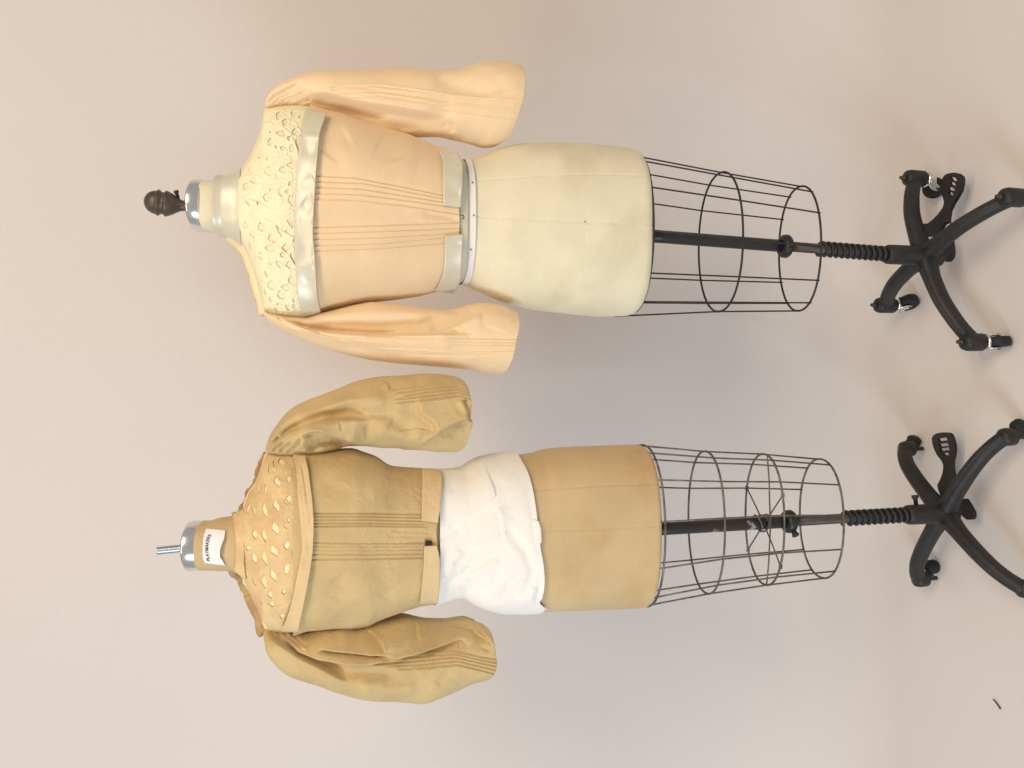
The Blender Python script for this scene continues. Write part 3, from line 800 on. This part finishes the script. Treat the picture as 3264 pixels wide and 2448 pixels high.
TL.tube('body', TL.zX(648), zhemL, M['tan'], formL, lambda z: -.004 * smooth(TL.zX(1740), TL.zX(1700), z) * smooth(TL.zX(700), TL.zX(800), z), 300, 640, fold=seamsL, noise=.0006, nscale=9, cap=(1, 1), lean=leanL, hemr=.012)
cc = W(649, 1738, YL)
lathe('neck_cap', [(-.004, .036), (-.003, .0422), (.0, .043), (.018, .043), (.021, .0422), (.0225, .040), (.0228, .02), (.0228, 0)], cc, (-.012, 0, 1), M['chrome'], formL, 64, shear=.28)
r0 = W(594, 1746, YL); r1 = W(499, 1756, YL)
axr = r1 - r0; Lr = np.linalg.norm(axr)
thr = [(0, .0062)]
for k in range(44):
    thr += [((k + .25) / 44.5 * Lr, .0068), ((k + .75) / 44.5 * Lr, .0061)]
thr += [(Lr - .0006, .0062), (Lr, .0048), (Lr, 0)]
lathe('threaded_rod', thr, r0, axr, M['zinc'], formL, 20)
# paper label glued to the neck, printed in black
le = (580, 1640, 7.54)


def neckpt(X, Y, off):
    """neck surface including its lean"""
    y = np.full(np.shape(X), YL - .05)
    for _ in range(14):
        p = W(X, Y, y)
        zz = p[..., 2] + leanL(p[..., 2]) * (p[..., 1] - YL)
        y = .5 * y + .5 * TL.front(p[..., 0], zz, off)
    return W(X, Y, y)


l1 = resample([(658, 1684), (650, 1705), (646, 1735), (645.5, 1760), (648, 1782), (653.5, 1795)], 40)
l2 = resample([(718.5, 1690), (716, 1712), (706, 1738), (702, 1756), (702.5, 1772), (709, 1785), (718, 1803)], 40)
t = np.linspace(0, 1, 24)[None, :, None]
q = l1[:, None] * (1 - t) + l2[:, None] * t
P = neckpt(q[..., 0], q[..., 1], .0018)
P[..., 1] -= .004 * smooth(.6, 1.0, t[..., 0]) * np.sin(np.linspace(0, pi, 40))[:, None] ** 2
lab = grid('label', P, M['label'], formL, False, solid=.0004)
tcu = bpy.data.curves.new('print', 'FONT'); tcu.body = 'PLAYMAKERS'; tcu.size = 1; tcu.offset = .022; tcu.shear = .22
to = bpy.data.objects.new('print_tmp', tcu); COL.objects.link(to)
bpy.context.view_layer.update()
tm = bpy.data.meshes.new_from_object(to.evaluated_get(bpy.context.evaluated_depsgraph_get()))
tv = np.array([v.co[:] for v in tm.vertices]); tf = [tuple(p.vertices) for p in tm.polygons]
COL.objects.unlink(to); bpy.data.objects.remove(to)
tv[:, 0] = (tv[:, 0] - tv[:, 0].min()) / np.ptp(tv[:, 0])
bs = resample([(670, 1790), (666, 1770), (664, 1745), (667, 1722), (674, 1703)], 60)
su = tv[:, 0] * 59; i0 = np.clip(su.astype(int), 0, 58); ff = (su - i0)[:, None]
bb = bs[i0] * (1 - ff) + bs[i0 + 1] * ff
tX = bb[:, 0] - tv[:, 1] * 15; tY = bb[:, 1]
mk('print', neckpt(tX, tY, .0026), tf, M['ink'], lab, smooth=False)
# cage
xc, a, b = [float(q) for q in TL.sec(zhemL + .012)]
hoopsL = [(zhemL - .0025, xc - a * .995, xc + a * .995, YL, b * 1.0), (.659, -.416, -.134, YL, .079), (.530, -.406, -.142, YL, .075), (.400, -.399, -.155, YL, .077)]
for k, hh in enumerate(hoopsL): hoop('hoop', *hh, .0022 if k else .0022, M['wiregrey'], formL)
for k in range(12):
    an = radians(7 + 30 * k)
    wire('rib', [ellp(*h, an) + (np.array([0, 0, .008]) if j == 0 else 0) for j, h in enumerate(hoopsL)], .0017, M['wiregrey'], formL)
# cross brace in the cage
h2 = hoopsL[2]
e0 = ellp(*h2, radians(82)); e1 = ellp(*h2, radians(-84))
xm = np.array([-.283, YL, .53])
br = spline([e0, (e0 + xm) / 2 + np.array([0, -.014, .0]), xm + np.array([0, -.02, -.002]), (e1 + xm) / 2 + np.array([0, -.014, 0]), e1], 40)
wire('brace_wire', br, .0016, M['wiregrey'], formL)
for sgn, aa in ((1, radians(24)), (-1, radians(205))):
    pA = ellp(*h2, aa); pB = ellp(*h2, radians(-32) if sgn > 0 else radians(148))
    k0 = xm + np.array([.0, -.016 * sgn, .0])
dgn = [(radians(157), radians(-37)), (radians(24), radians(212))]
for a0, a1 in dgn:
    pA = ellp(*h2, a0); pB = ellp(*h2, a1)
    rw_ = wire('brace_wire', spline([pA + (pA - xm) * .06, pA, xm * .6 + pA * .4, xm * .62 + pB * .38, pB, pB + (pB - xm) * .07], 30), .0015, M['wiregrey'], formL)
    for pe in (pA, pB):
        th = np.linspace(0, 4.2 * pi, 40)
        wire('wire_wrap', np.stack([pe[0] + np.linspace(-.004, .004, 40), pe[1] + .0032 * np.cos(th), pe[2] + .0032 * np.sin(th)], -1), .001, M['wiregrey'], rw_)
tiltL = build_base(formL, cL, [(-.176, .129), (.129, .176), (-.129, -.176), (.176, -.129)],
                   [(.0, .098), (.05, .1), (.10, .098), (.15, .091), (.185, .078), (.212, .060)], .074, (.07, .193, .021), .472, .0102,
                   (.19, .345, 10.5, .0135, .0037), (-.012, -.004, .78, .0126), M['polechip'], False,
                   [(radians(20), .026), (radians(60), .03), (radians(-120), .02), (radians(30), .022)])
a = tiltL(.472)
lathe('collar', [(-.008, .012), (-.008, .021), (-.003, .024), (.006, .023), (.011, .019), (.012, .013)], a, (0, 0, 1), M['poleblack'], formL, 32)
lathe('wing_nut', [(.015, .004), (.024, .005), (.031, .008), (.033, .007), (.0335, 0)], a + np.array([0, 0, 0]), (-.8, -.6, -.1), M['iron'], formL, 8)
for k, th in enumerate(np.linspace(0, 1, 4)):
    pass
hb = xm + np.array([0, 0, .004])
for dz, rr in ((.0, .0165), (.009, .0168), (-.006, .0172)):
    th = np.linspace(0, 2 * pi, 40)
    pc = tiltL(hb[2] + dz)
    wire('wire_loop', np.stack([pc[0] + rr * np.cos(th), pc[1] + rr * np.sin(th), pc[2] + .006 * np.sin(th * 1.0 + dz * 200)], -1), .0015, M['wiregrey'], formL)
G3 = (2800, 1300, 4.608)
plate('pedal', [(1000, 1380), (940, 1320), (900, 1220), (880, 1150), (925, 1060), (955, 980), (970, 900), (968, 830), (940, 770), (885, 705), (840, 620), (810, 520), (803, 440), (830, 395), (880, 370), (960, 358), (1050, 365), (1085, 390), (1110, 450), (1130, 530),
                (1141, 610), (1132, 690), (1112, 770), (1106, 860), (1120, 950), (1160, 1050), (1130, 1150), (1080, 1260)],
      [[(882, 455), (1010, 430), (1035, 475), (912, 490)], [(895, 530), (1030, 515), (1055, 555), (920, 570)], [(910, 600), (1050, 575), (1065, 615), (937, 635)], [(952, 667), (1040, 650), (1055, 690), (985, 702)]],
      G3, lambda X, Y: .045 + .024 * smooth(1490, 1590, Y), .008, M['iron'], formL)
plate('lever', [(1180, 1360), (1290, 1330), (1350, 1420), (1405, 1520), (1415, 1590), (1390, 1640), (1330, 1645), (1260, 1590), (1200, 1480)], [], G3, lambda X, Y: .04 + 0 * X, .012, M['iron'], formL)
p = np.array([cL[0], cL[1], .165])
lathe('thumb_screw', [(.018, .0045), (.033, .0045), (.034, .007), (.041, .007), (.0415, 0)], p, (1, .15, .05), M['iron'], formL, 10)

# white cloth tied round the hips
setorg((cL[0], cL[1], .95))
eb = TL.at(*np.array([(1650, 1444), (1666, 1468), (1682, 1498), (1694, 1535), (1703, 1575), (1713, 1644), (1719, 1700), (1725, 1750), (1731, 1780), (1735, 1807), (1737, 1868), (1731, 1904), (1723, 1917), (1742, 1938)], float).T, .006)


def wbot(cx, sy):
    xcc, aa, _ = [float(q) for q in TL.sec(TL.zX(1690))]
    x = xcc + aa * cx
    o = np.argsort(eb[:, 0])
    return pchip(eb[o, 0], eb[o, 2], x)


wf = [('s', K(T4, [(560, 135), (600, 200), (640, 290), (680, 380), (690, 440), (600, 535), (480, 620), (390, 665)]), .0035, 26, 3), ('s', K(T4, [(700, 530), (730, 610), (745, 700), (745, 790)]), -.005, 26, 2.5),
      ('v', K(T4, [(230, 800), (320, 740), (400, 680)]), .004, 10), ('v', K(T4, [(390, 1090), (470, 1030), (560, 990), (700, 905)]), .005, 11), ('r', K(T4, [(420, 1110), (560, 1030), (720, 930)]), .004, 16), ('v', K(T4, [(350, 1010), (480, 905), (560, 860)]), .004, 13),
      ('v', K(T4, [(270, 1190), (340, 1120), (420, 1040)]), .006, 18), ('v', K(T4, [(250, 1260), (330, 1220), (410, 1205)]), .006, 18), ('r', K(T4, [(270, 1050), (340, 960), (420, 860)]), .003, 20),
      ('v', K(T4, [(900, 1260), (960, 1130), (985, 1040), (930, 890), (840, 780), (740, 640)]), .006, 17), ('r', K(T4, [(860, 1300), (960, 1240), (990, 1150)]), .005, 20), ('v', K(T4, [(1000, 1280), (1030, 1180), (1045, 1090)]), .005, 12),
      ('v', K(T4, [(640, 1180), (690, 1080), (720, 1030)]), .003, 14), ('v', K(T4, [(640, 290), (760, 400), (800, 560), (900, 720)]), .003, 24), ('v', K(T4, [(390, 660), (400, 700), (395, 760)]), .002, 6), ('v', K(T4, [(300, 400), (450, 300), (560, 250)]), .0025, 26),
      ('v', K(T4, [(930, 300), (960, 500), (1000, 800), (1030, 1000)]), .0015, 10), ('r', K(T4, [(420, 1230), (600, 1290), (800, 1330)]), .005, 22), ('v', K(T4, [(720, 1260), (780, 1180), (800, 1100)]), .003, 16)]
wrap = TL.tube('cloth_wrap', TL.zX(1378), wbot, M['white'], None, .004, 240, 420, fold=[(k_, p_, h_ * .72, w_, *r_) for k_, p_, h_, w_, *r_ in wf], noise=.0018, nscale=13, seed=11, solid=.0015)
wrap['label'] = 'white cotton cloth wrapped round the hips of the tan form, creased'
wrap['category'] = 'cloth'
tailp = [W(x, y, YL - d) for x, y, d in ((1700, 1925, .04), (1722, 1926, .045), (1738, 1933, .05), (1748, 1940, .05))]
sweep('cloth_tail', spline(tailp, 10), np.linspace(.014, .004, 10), np.linspace(.008, .002, 10), M['white'], wrap, 10)
# underlayer just visible below its front edge
TL.sheet('under_edge', [(1700, 1655), (1706, 1690), (1712, 1735)], [(1718, 1662), (1725, 1692), (1726, 1730)], M['white'], wrap, .003, 0, 30, 5)

# ================================================================== LEFT: old tan bodice
bodL = empty('bodice', (cL[0], cL[1], 1.2), 'aged tan muslin bodice with wrinkled puffed sleeves and cutwork yoke on the tan form', 'bodice', 'bodices worn by the dress forms')
BL = Torso([(930, 1412, 2020, .106), (985, 1432, 1998, .112), (1050, 1434, 1992, .114), (1118, 1434, 1995, .113), (1162, 1446, 1990, .11), (1198, 1457, 1972, .106), (1248, 1485, 1952, .101), (1306, 1493, 1931, .096), (1342, 1494.5, 1923, .093), (1405, 1500, 1918, .09)], YL)
tk = []
for q in ([(540, 1325), (1000, 1325), (1500, 1335)], [(545, 1352), (1000, 1352), (1500, 1362)], [(550, 1382), (1000, 1380), (1500, 1392)], [(550, 1412), (1000, 1410), (1520, 1420)], [(550, 1440), (1000, 1432), (1520, 1440)]):
    tk.append(('s=', K(T2, q), .0026, 6, 1.1))
for y0_, y1_ in ((1733, 1735), (1744, 1744), (1756, 1755), (1770, 1768), (1786, 1780)):
    tk.append(('s=', [(996, y0_), (1180, (y0_ + y1_) / 2 + 1), (1345, y1_)], .0026, 6, 1.1))
tk += [('v', [(1240, 1690), (1390, 1700)], .0015, 5), ('v', [(1230, 1710), (1390, 1712)], .0015, 5), ('v', [(1290, 1735), (1395, 1722)], .0018, 5), ('v', K(T2, [(620, 1000), (800, 1120), (1100, 1180)]), .002, 26), ('r', K(T2, [(650, 880), (800, 1020), (1000, 1130)]), .002, 26),
       ('v', K(T3, [(700, 100), (760, 200), (720, 320)]), .003, 26), ('v', K(T3, [(1120, 60), (1150, 200), (1100, 300)]), .0025, 24), ('r', K(T3, [(900, 60), (950, 200), (900, 320)]), .0025, 24)]
BL.tube('bodice_body', BL.zX(935), hemfn(BL, [(1404, 1504), (1404, 1560), (1398, 1640), (1392, 1700), (1398, 1800), (1397, 1870), (1390, 1914)]), M['muslin'], bodL, .002, 220, 1100, fold=tk, noise=.0026, nscale=13, seed=5)
TL.tube('yoke_lining', TL.zX(778), TL.zX(938), M['tanlining'], bodL, .0029, 80, 240)
yk = [(771, 1630), (782, 1602), (791, 1574), (800, 1560), (811, 1548), (822, 1512), (829, 1497), (836, 1480), (841, 1462), (850, 1444), (900, 1446), (940, 1456), (945, 1480), (952, 1560), (960, 1640), (963, 1700), (958, 1760), (948, 1840), (934, 1910), (912, 1975), (902, 2011), (857, 2011),
      (831, 1971), (802, 1909), (785, 1869), (774, 1842), (772, 1800), (771, 1750), (770, 1700), (768, 1660)]
cA = (740, 1420, 4.88); cB = (740, 1700, 4.88)
hl = []
for c, L in ((cA, [(765, 250, 46, 62, 20, .4), (648, 285, 10, 56, 5, .6), (572, 360, 9, 60, -5, 0), (700, 570, 44, 92, 12, .5), (880, 520, 32, 56, -15, .4), (410, 670, 9, 70, 5, .6), (518, 670, 11, 84, -4, .5), (882, 830, 46, 62, 0, 0), (690, 940, 42, 100, 18, .4), (825, 880, 10, 56, 25, 0), (510, 1010, 30, 110, 8, .5),
                  (340, 1000, 14, 100, 14, .2), (250, 980, 18, 90, -18, 0), (672, 1288, 50, 108, 22, .15), (880, 1165, 24, 36, 0, 0), (825, 1250, 14, 56, 25, .4), (352, 1380, 40, 76, 12, 0), (500, 1400, 34, 112, 8, .5), (850, 1545, 50, 66, 0, 0)]),
             (cB, [(250, 230, 40, 44, -20, 0), (345, 385, 40, 86, 22, 0), (508, 390, 34, 112, 8, .5), (655, 275, 46, 104, 28, .2), (848, 195, 48, 66, 0, 0), (988, 215, 22, 60, 15, 0), (228, 640, 18, 52, 0, .3), (345, 760, 10, 72, 25, .2), (497, 750, 36, 112, 4, .5), (635, 650, 42, 112, 22, .4), (850, 555, 44, 84, -18, .2),
                  (805, 910, 38, 38, 0, 0), (590, 955, 34, 62, 18, .2), (620, 1095, 46, 46, 0, .5), (780, 1285, 40, 56, -15, .2), (455, 1050, 8, 70, 10, 0)])):
    for x, y, rx, ry, an, be in L: hl.append((*K(c, [(x, y)])[0], rx / 4.88 * .86, ry / 4.88 * .88, an, be))


def trel(X, Y):
    P = np.stack([X * .01, Y * .01, X * 0], -1)
    return .0009 * vnoise(P, 3.1, 2) + .0006 * vnoise(P, 8, 3)


lace_sheet('lace_yoke', TL, yk, hl, M['muslin_lace'], bodL, .0042, trel, solid=.0012, ex=1.12, ridge=.0006)
t1_ = [(934, 1452), (945, 1500), (948, 1560), (953, 1620), (960, 1690), (962, 1740), (954, 1800), (942, 1860), (926, 1930), (908, 1985), (898, 2012)]
t2_ = [(972, 1452), (983, 1500), (990, 1550), (997, 1610), (1000, 1670), (998, 1740), (991, 1800), (981, 1860), (970, 1916), (958, 1970), (950, 2012)]
pl = [('s', [(945, 1470), (958, 1560), (968, 1660), (978, 1740), (984, 1790)], .002, 10, 2), ('s', [(958, 1470), (970, 1560), (984, 1640), (988, 1700)], .002, 8, 2), ('s', [(966, 1640), (975, 1700), (974, 1780), (965, 1850)], -.002, 9, 2), ('v', [(962, 1480), (975, 1580), (978, 1660)], .0015, 5)]
BL.sheet('yoke_band', t1_, t2_, M['muslin_band'], bodL, .006, .0045, 220, 22, fold=pl, ruf=.0012, seed=3)
TL.sheet('neck_edge', [(742, 1640), (748, 1680), (752, 1730), (752, 1780), (748, 1818)], [(776, 1622), (778, 1680), (778, 1730), (779, 1790), (784, 1846)], M['muslin_lace'], bodL, .005, 0, 60, 10, ruf=.003, seed=6)
w1 = K(T2, [(1508, 925), (1510, 1000), (1506, 1200), (1503, 1385)]); w2 = K(T2, [(1672, 942), (1684, 1010), (1668, 1250), (1645, 1400)])
v1 = [(1352, 1741), (1350, 1800), (1345, 1860), (1339, 1924)]; v2 = [(1392, 1738), (1402, 1790), (1401, 1860), (1395, 1922)]
BL.sheet('waistband', w1, w2, M['muslin_band'], bodL, .006, .003, 80, 14, ruf=.001, seed=1, fold=[('v', [(1358, 1500), (1362, 1580), (1358, 1650)], .0012, 3)])
BL.sheet('waistband', v1, v2, M['muslin_band'], bodL, .006, .003, 80, 14, ruf=.001, seed=2)
hk = BL.at(np.array(1366.), np.array(1731.), .007)
ho = box('hook', hk, .008, .004, .012, .2, M['dark'], bodL)
# frayed edge along the shoulder and at the neck
pp = [(736, 1815, 0), (748, 1830, .005), (766, 1848, .015), (782, 1872, .018), (800, 1914, .02), (816, 1952, .02), (830, 1985, .018), (842, 2012, .01)]
n_ = 70; pt = spline([W(x, y, YL + d) for x, y, d in pp], n_)
rr = np.interp(np.linspace(0, 1, n_), [0, .2, 1], [.0025, .006, .0075]) * (1 + .35 * vnoise(pt, 120, 4))
sweep('shoulder_edge', pt + .0015 * np.stack([vnoise(pt, 150, k) for k in (1, 2, 3)], -1), rr, rr * 1.5, M['tancord'], bodL, 12)
pp = [(742, 1642, .01), (760, 1632, .01), (776, 1610, .012), (792, 1566, .015), (812, 1538, .016), (826, 1490, .016), (844, 1444, .01)]
pt = spline([W(x, y, YL + d) for x, y, d in pp], n_)
rr = .0042 * (1 + .5 * vnoise(pt, 140, 4))
sweep('shoulder_edge', pt + .002 * np.stack([vnoise(pt, 150, k) for k in (1, 2, 3)], -1), rr, rr, M['tancord'], bodL, 10)

s2 = [(847, 1426, 849, 1440, .012, -.03), (860, 1390, 862, 1444, .03, -.03), (885, 1353, 886, 1447, .042, -.026), (908, 1326, 910, 1449, .05, -.022), (952, 1290, 954, 1452, .058, -.02), (1002, 1261, 1004, 1452, .062, -.02), (1060, 1236, 1060, 1440, .066, -.02), (1118, 1218, 1118, 1424, .068, -.02), (1162, 1210, 1162, 1420, .069, -.02),
      (1198, 1205, 1198, 1421, .07, -.02), (1270, 1200, 1270, 1428, .07, -.02), (1299, 1199, 1299, 1434, .07, -.02), (1342, 1198, 1340, 1432, .07, -.02), (1397, 1199, 1385, 1437, .068, -.02), (1435, 1201, 1415, 1438, .066, -.02), (1456, 1208, 1438, 1438, .063, -.02)]
f2 = [('v', K(T2, [(190, 700), (330, 600), (470, 530), (620, 470), (850, 400), (1000, 380)]), .010, 20), ('s', K(T2, [(230, 680), (330, 610), (450, 562), (600, 515), (740, 492), (900, 485), (1060, 490)]), .008, 40, 4), ('v', K(T2, [(640, 500), (850, 455), (1050, 440), (1300, 450)]), .006, 16),
      ('s', K(T2, [(430, 640), (520, 605), (590, 600), (700, 640), (850, 690), (980, 712)]), -.016, 34, 3.5), ('v', K(T2, [(470, 770), (600, 700), (740, 690), (870, 715)]), .016, 16), ('v', K(T2, [(420, 400), (700, 300), (1000, 230)]), .0035, 14), ('r', K(T2, [(420, 470), (700, 380), (900, 330), (1200, 290)]), .004, 20),
      ('s', K(T2, [(1420, 300), (1430, 430), (1530, 520), (1560, 600), (1500, 660)]), -.006, 36, 5), ('s', K(T2, [(1440, 745), (1500, 690), (1600, 590), (1740, 510), (1820, 470)]), -.008, 40, 4), ('v', K(T2, [(1790, 300), (1830, 400), (1845, 520)]), .008, 9), ('r', K(T2, [(1740, 300), (1790, 420), (1790, 540)]), .005, 12),
      ('s', K(T2, [(1150, 140), (1205, 185), (1205, 230)]), .0035, 14, 2.5), ('v', K(T2, [(1010, 530), (1020, 600), (1022, 690)]), .005, 8), ('v', K(T2, [(780, 500), (800, 560), (780, 590)]), .003, 6), ('r', K(T2, [(1100, 560), (1300, 640), (1480, 650)]), .005, 26), ('v', K(T2, [(1200, 500), (1350, 560), (1420, 640)]), .005, 22), ('v', K(T2, [(1600, 640), (1700, 620), (1740, 690)]), .004, 12),
      ('v', K(T2, [(1150, 330), (1300, 400), (1400, 400)]), .003, 18), ('v', K(T2, [(1500, 740), (1600, 700), (1740, 770)]), .005, 10)]
for q in ([(1250, 235), (1500, 200), (1745, 172), (1890, 225)], [(1300, 262), (1500, 230), (1750, 205), (1915, 262)], [(1350, 285), (1500, 258), (1750, 232), (1930, 295)], [(1280, 318), (1500, 290), (1755, 258), (1940, 325)], [(1280, 350), (1500, 325), (1760, 288), (1945, 352)]):
    f2.append(('s=', K(T2, q), .0032, 7, 1.1))
for q in ([(150, 760), (180, 700), (260, 640)], [(190, 775), (230, 730), (300, 690)], [(250, 780), (290, 740), (360, 690)], [(310, 800), (380, 740), (450, 650)]): f2.append(('v', K(T2, q), .006, 6))
for k in range(7):
    f2.append(('v', K(T2, [(430 + k * 55, 800 - k * 8), (480 + k * 55, 720), (515 + k * 58, 655 + k * 5)]), .0014, 5))
sleeve('sleeve', s2, YL, M['muslin'], bodL, boost(f2, 1.4), noise=.0045, nscale=11, seed=12, droop=.02)
s3 = [(841, 2006, 840, 2022, .012, -.03), (852, 2003, 848, 2066, .03, -.03), (880, 2000, 874, 2106, .042, -.026), (915, 1999, 914, 2138, .05, -.022), (971, 2006, 971, 2168, .058, -.02), (1028, 1992, 1028, 2187, .064, -.02), (1085, 1986, 1085, 2203, .068, -.02), (1142, 1997, 1142, 2214, .07, -.02), (1218, 1979, 1218, 2222, .072, -.02),
      (1286, 1967, 1286, 2227, .074, -.02), (1330, 1974, 1330, 2228, .074, -.02), (1370, 1981, 1370, 2214, .073, -.02), (1427, 1981, 1425, 2191, .07, -.02), (1480, 1973, 1472, 2174, .066, -.02), (1512, 1978, 1506, 2166, .062, -.02)]
f3 = [('s', K(T3, [(110, 555), (170, 600), (250, 660), (400, 770), (600, 870), (830, 995)]), .010, 44, 3.5), ('s', K(T3, [(215, 545), (250, 640), (400, 745), (560, 810), (800, 850), (1000, 843), (1250, 790), (1400, 742), (1560, 690), (1720, 620)]), -.011, 36, 4), ('v', K(T3, [(560, 860), (800, 930), (1000, 930), (1250, 920)]), .007, 18),
      ('v', K(T3, [(255, 520), (290, 600), (440, 690)]), .007, 6), ('v', K(T3, [(320, 535), (350, 600), (460, 690)]), .007, 6), ('v', K(T3, [(210, 540), (260, 630), (400, 740)]), .005, 6), ('r', K(T3, [(290, 540), (330, 610), (480, 710)]), .005, 6),
      ('v', K(T3, [(540, 718), (700, 745), (1000, 768), (1190, 775)]), .008, 6), ('s', K(T3, [(545, 715), (700, 740), (1000, 765), (1180, 772)]), -.004, 24, 2), ('s', K(T3, [(350, 600), (480, 552), (680, 490)]), .009, 26, 3), ('v', K(T3, [(400, 600), (520, 600), (640, 560)]), .004, 16), ('s', K(T3, [(960, 530), (1040, 590), (1100, 660), (1122, 745)]), -.005, 24, 2.5),
      ('s', K(T3, [(1360, 440), (1385, 520), (1380, 640)]), -.004, 22, 3), ('s', K(T3, [(1480, 495), (1640, 500), (1780, 560), (1860, 650), (1890, 770)]), -.008, 30, 3), ('v', K(T3, [(1700, 500), (1820, 560), (1890, 680), (1885, 760)]), .005, 8), ('v', K(T3, [(1420, 760), (1600, 700), (1720, 640)]), .006, 15), ('r', K(T3, [(1500, 600), (1700, 590), (1800, 650)]), .004, 20),
      ('v', K(T3, [(680, 490), (680, 540), (640, 620)]), .003, 8), ('r', K(T3, [(900, 620), (1000, 700), (1050, 760)]), .004, 24), ('v', K(T3, [(1100, 1000), (1300, 960), (1400, 900)]), .003, 20), ('r', K(T3, [(900, 1040), (1200, 1060), (1400, 1040)]), .004, 22), ('v', K(T3, [(1500, 1020), (1560, 960), (1600, 900)]), .003, 14), ('r', K(T3, [(1150, 560), (1200, 660), (1250, 720)]), .003, 26)]
for q in ([(1100, 800), (1350, 772), (1620, 742), (1820, 795), (2020, 832)], [(1080, 830), (1350, 800), (1630, 768), (1830, 822), (2015, 862)], [(1050, 862), (1350, 832), (1630, 795), (1840, 852), (2000, 890)], [(1150, 872), (1400, 858), (1640, 825), (1840, 882), (1980, 915)], [(1250, 890), (1450, 880), (1640, 855), (1840, 912), (1950, 940)]):
    f3.append(('s=', K(T3, q), .0032, 7, 1.1))
sleeve('sleeve', s3, YL, M['muslin'], bodL, boost(f3, 1.35), noise=.0045, nscale=11, seed=21, droop=.03)

# ------------------------------------------------------------------ scrap lying on the paper
q0 = FL(3166, 2229, .0022); q1 = FL(3189, 2260, .0022)
setorg((q0 + q1) / 2 * np.array([1, 1, 0]))
tw = sweep('twig', spline([q0, (q0 + q1) / 2 + np.array([.002, 0, .001]), q1], 10), np.linspace(.0012, .0022, 10), .0012, M['twig'], None, 7)
tw['label'] = 'thin dark sliver lying alone on the bare paper floor'
tw['category'] = 'scrap'
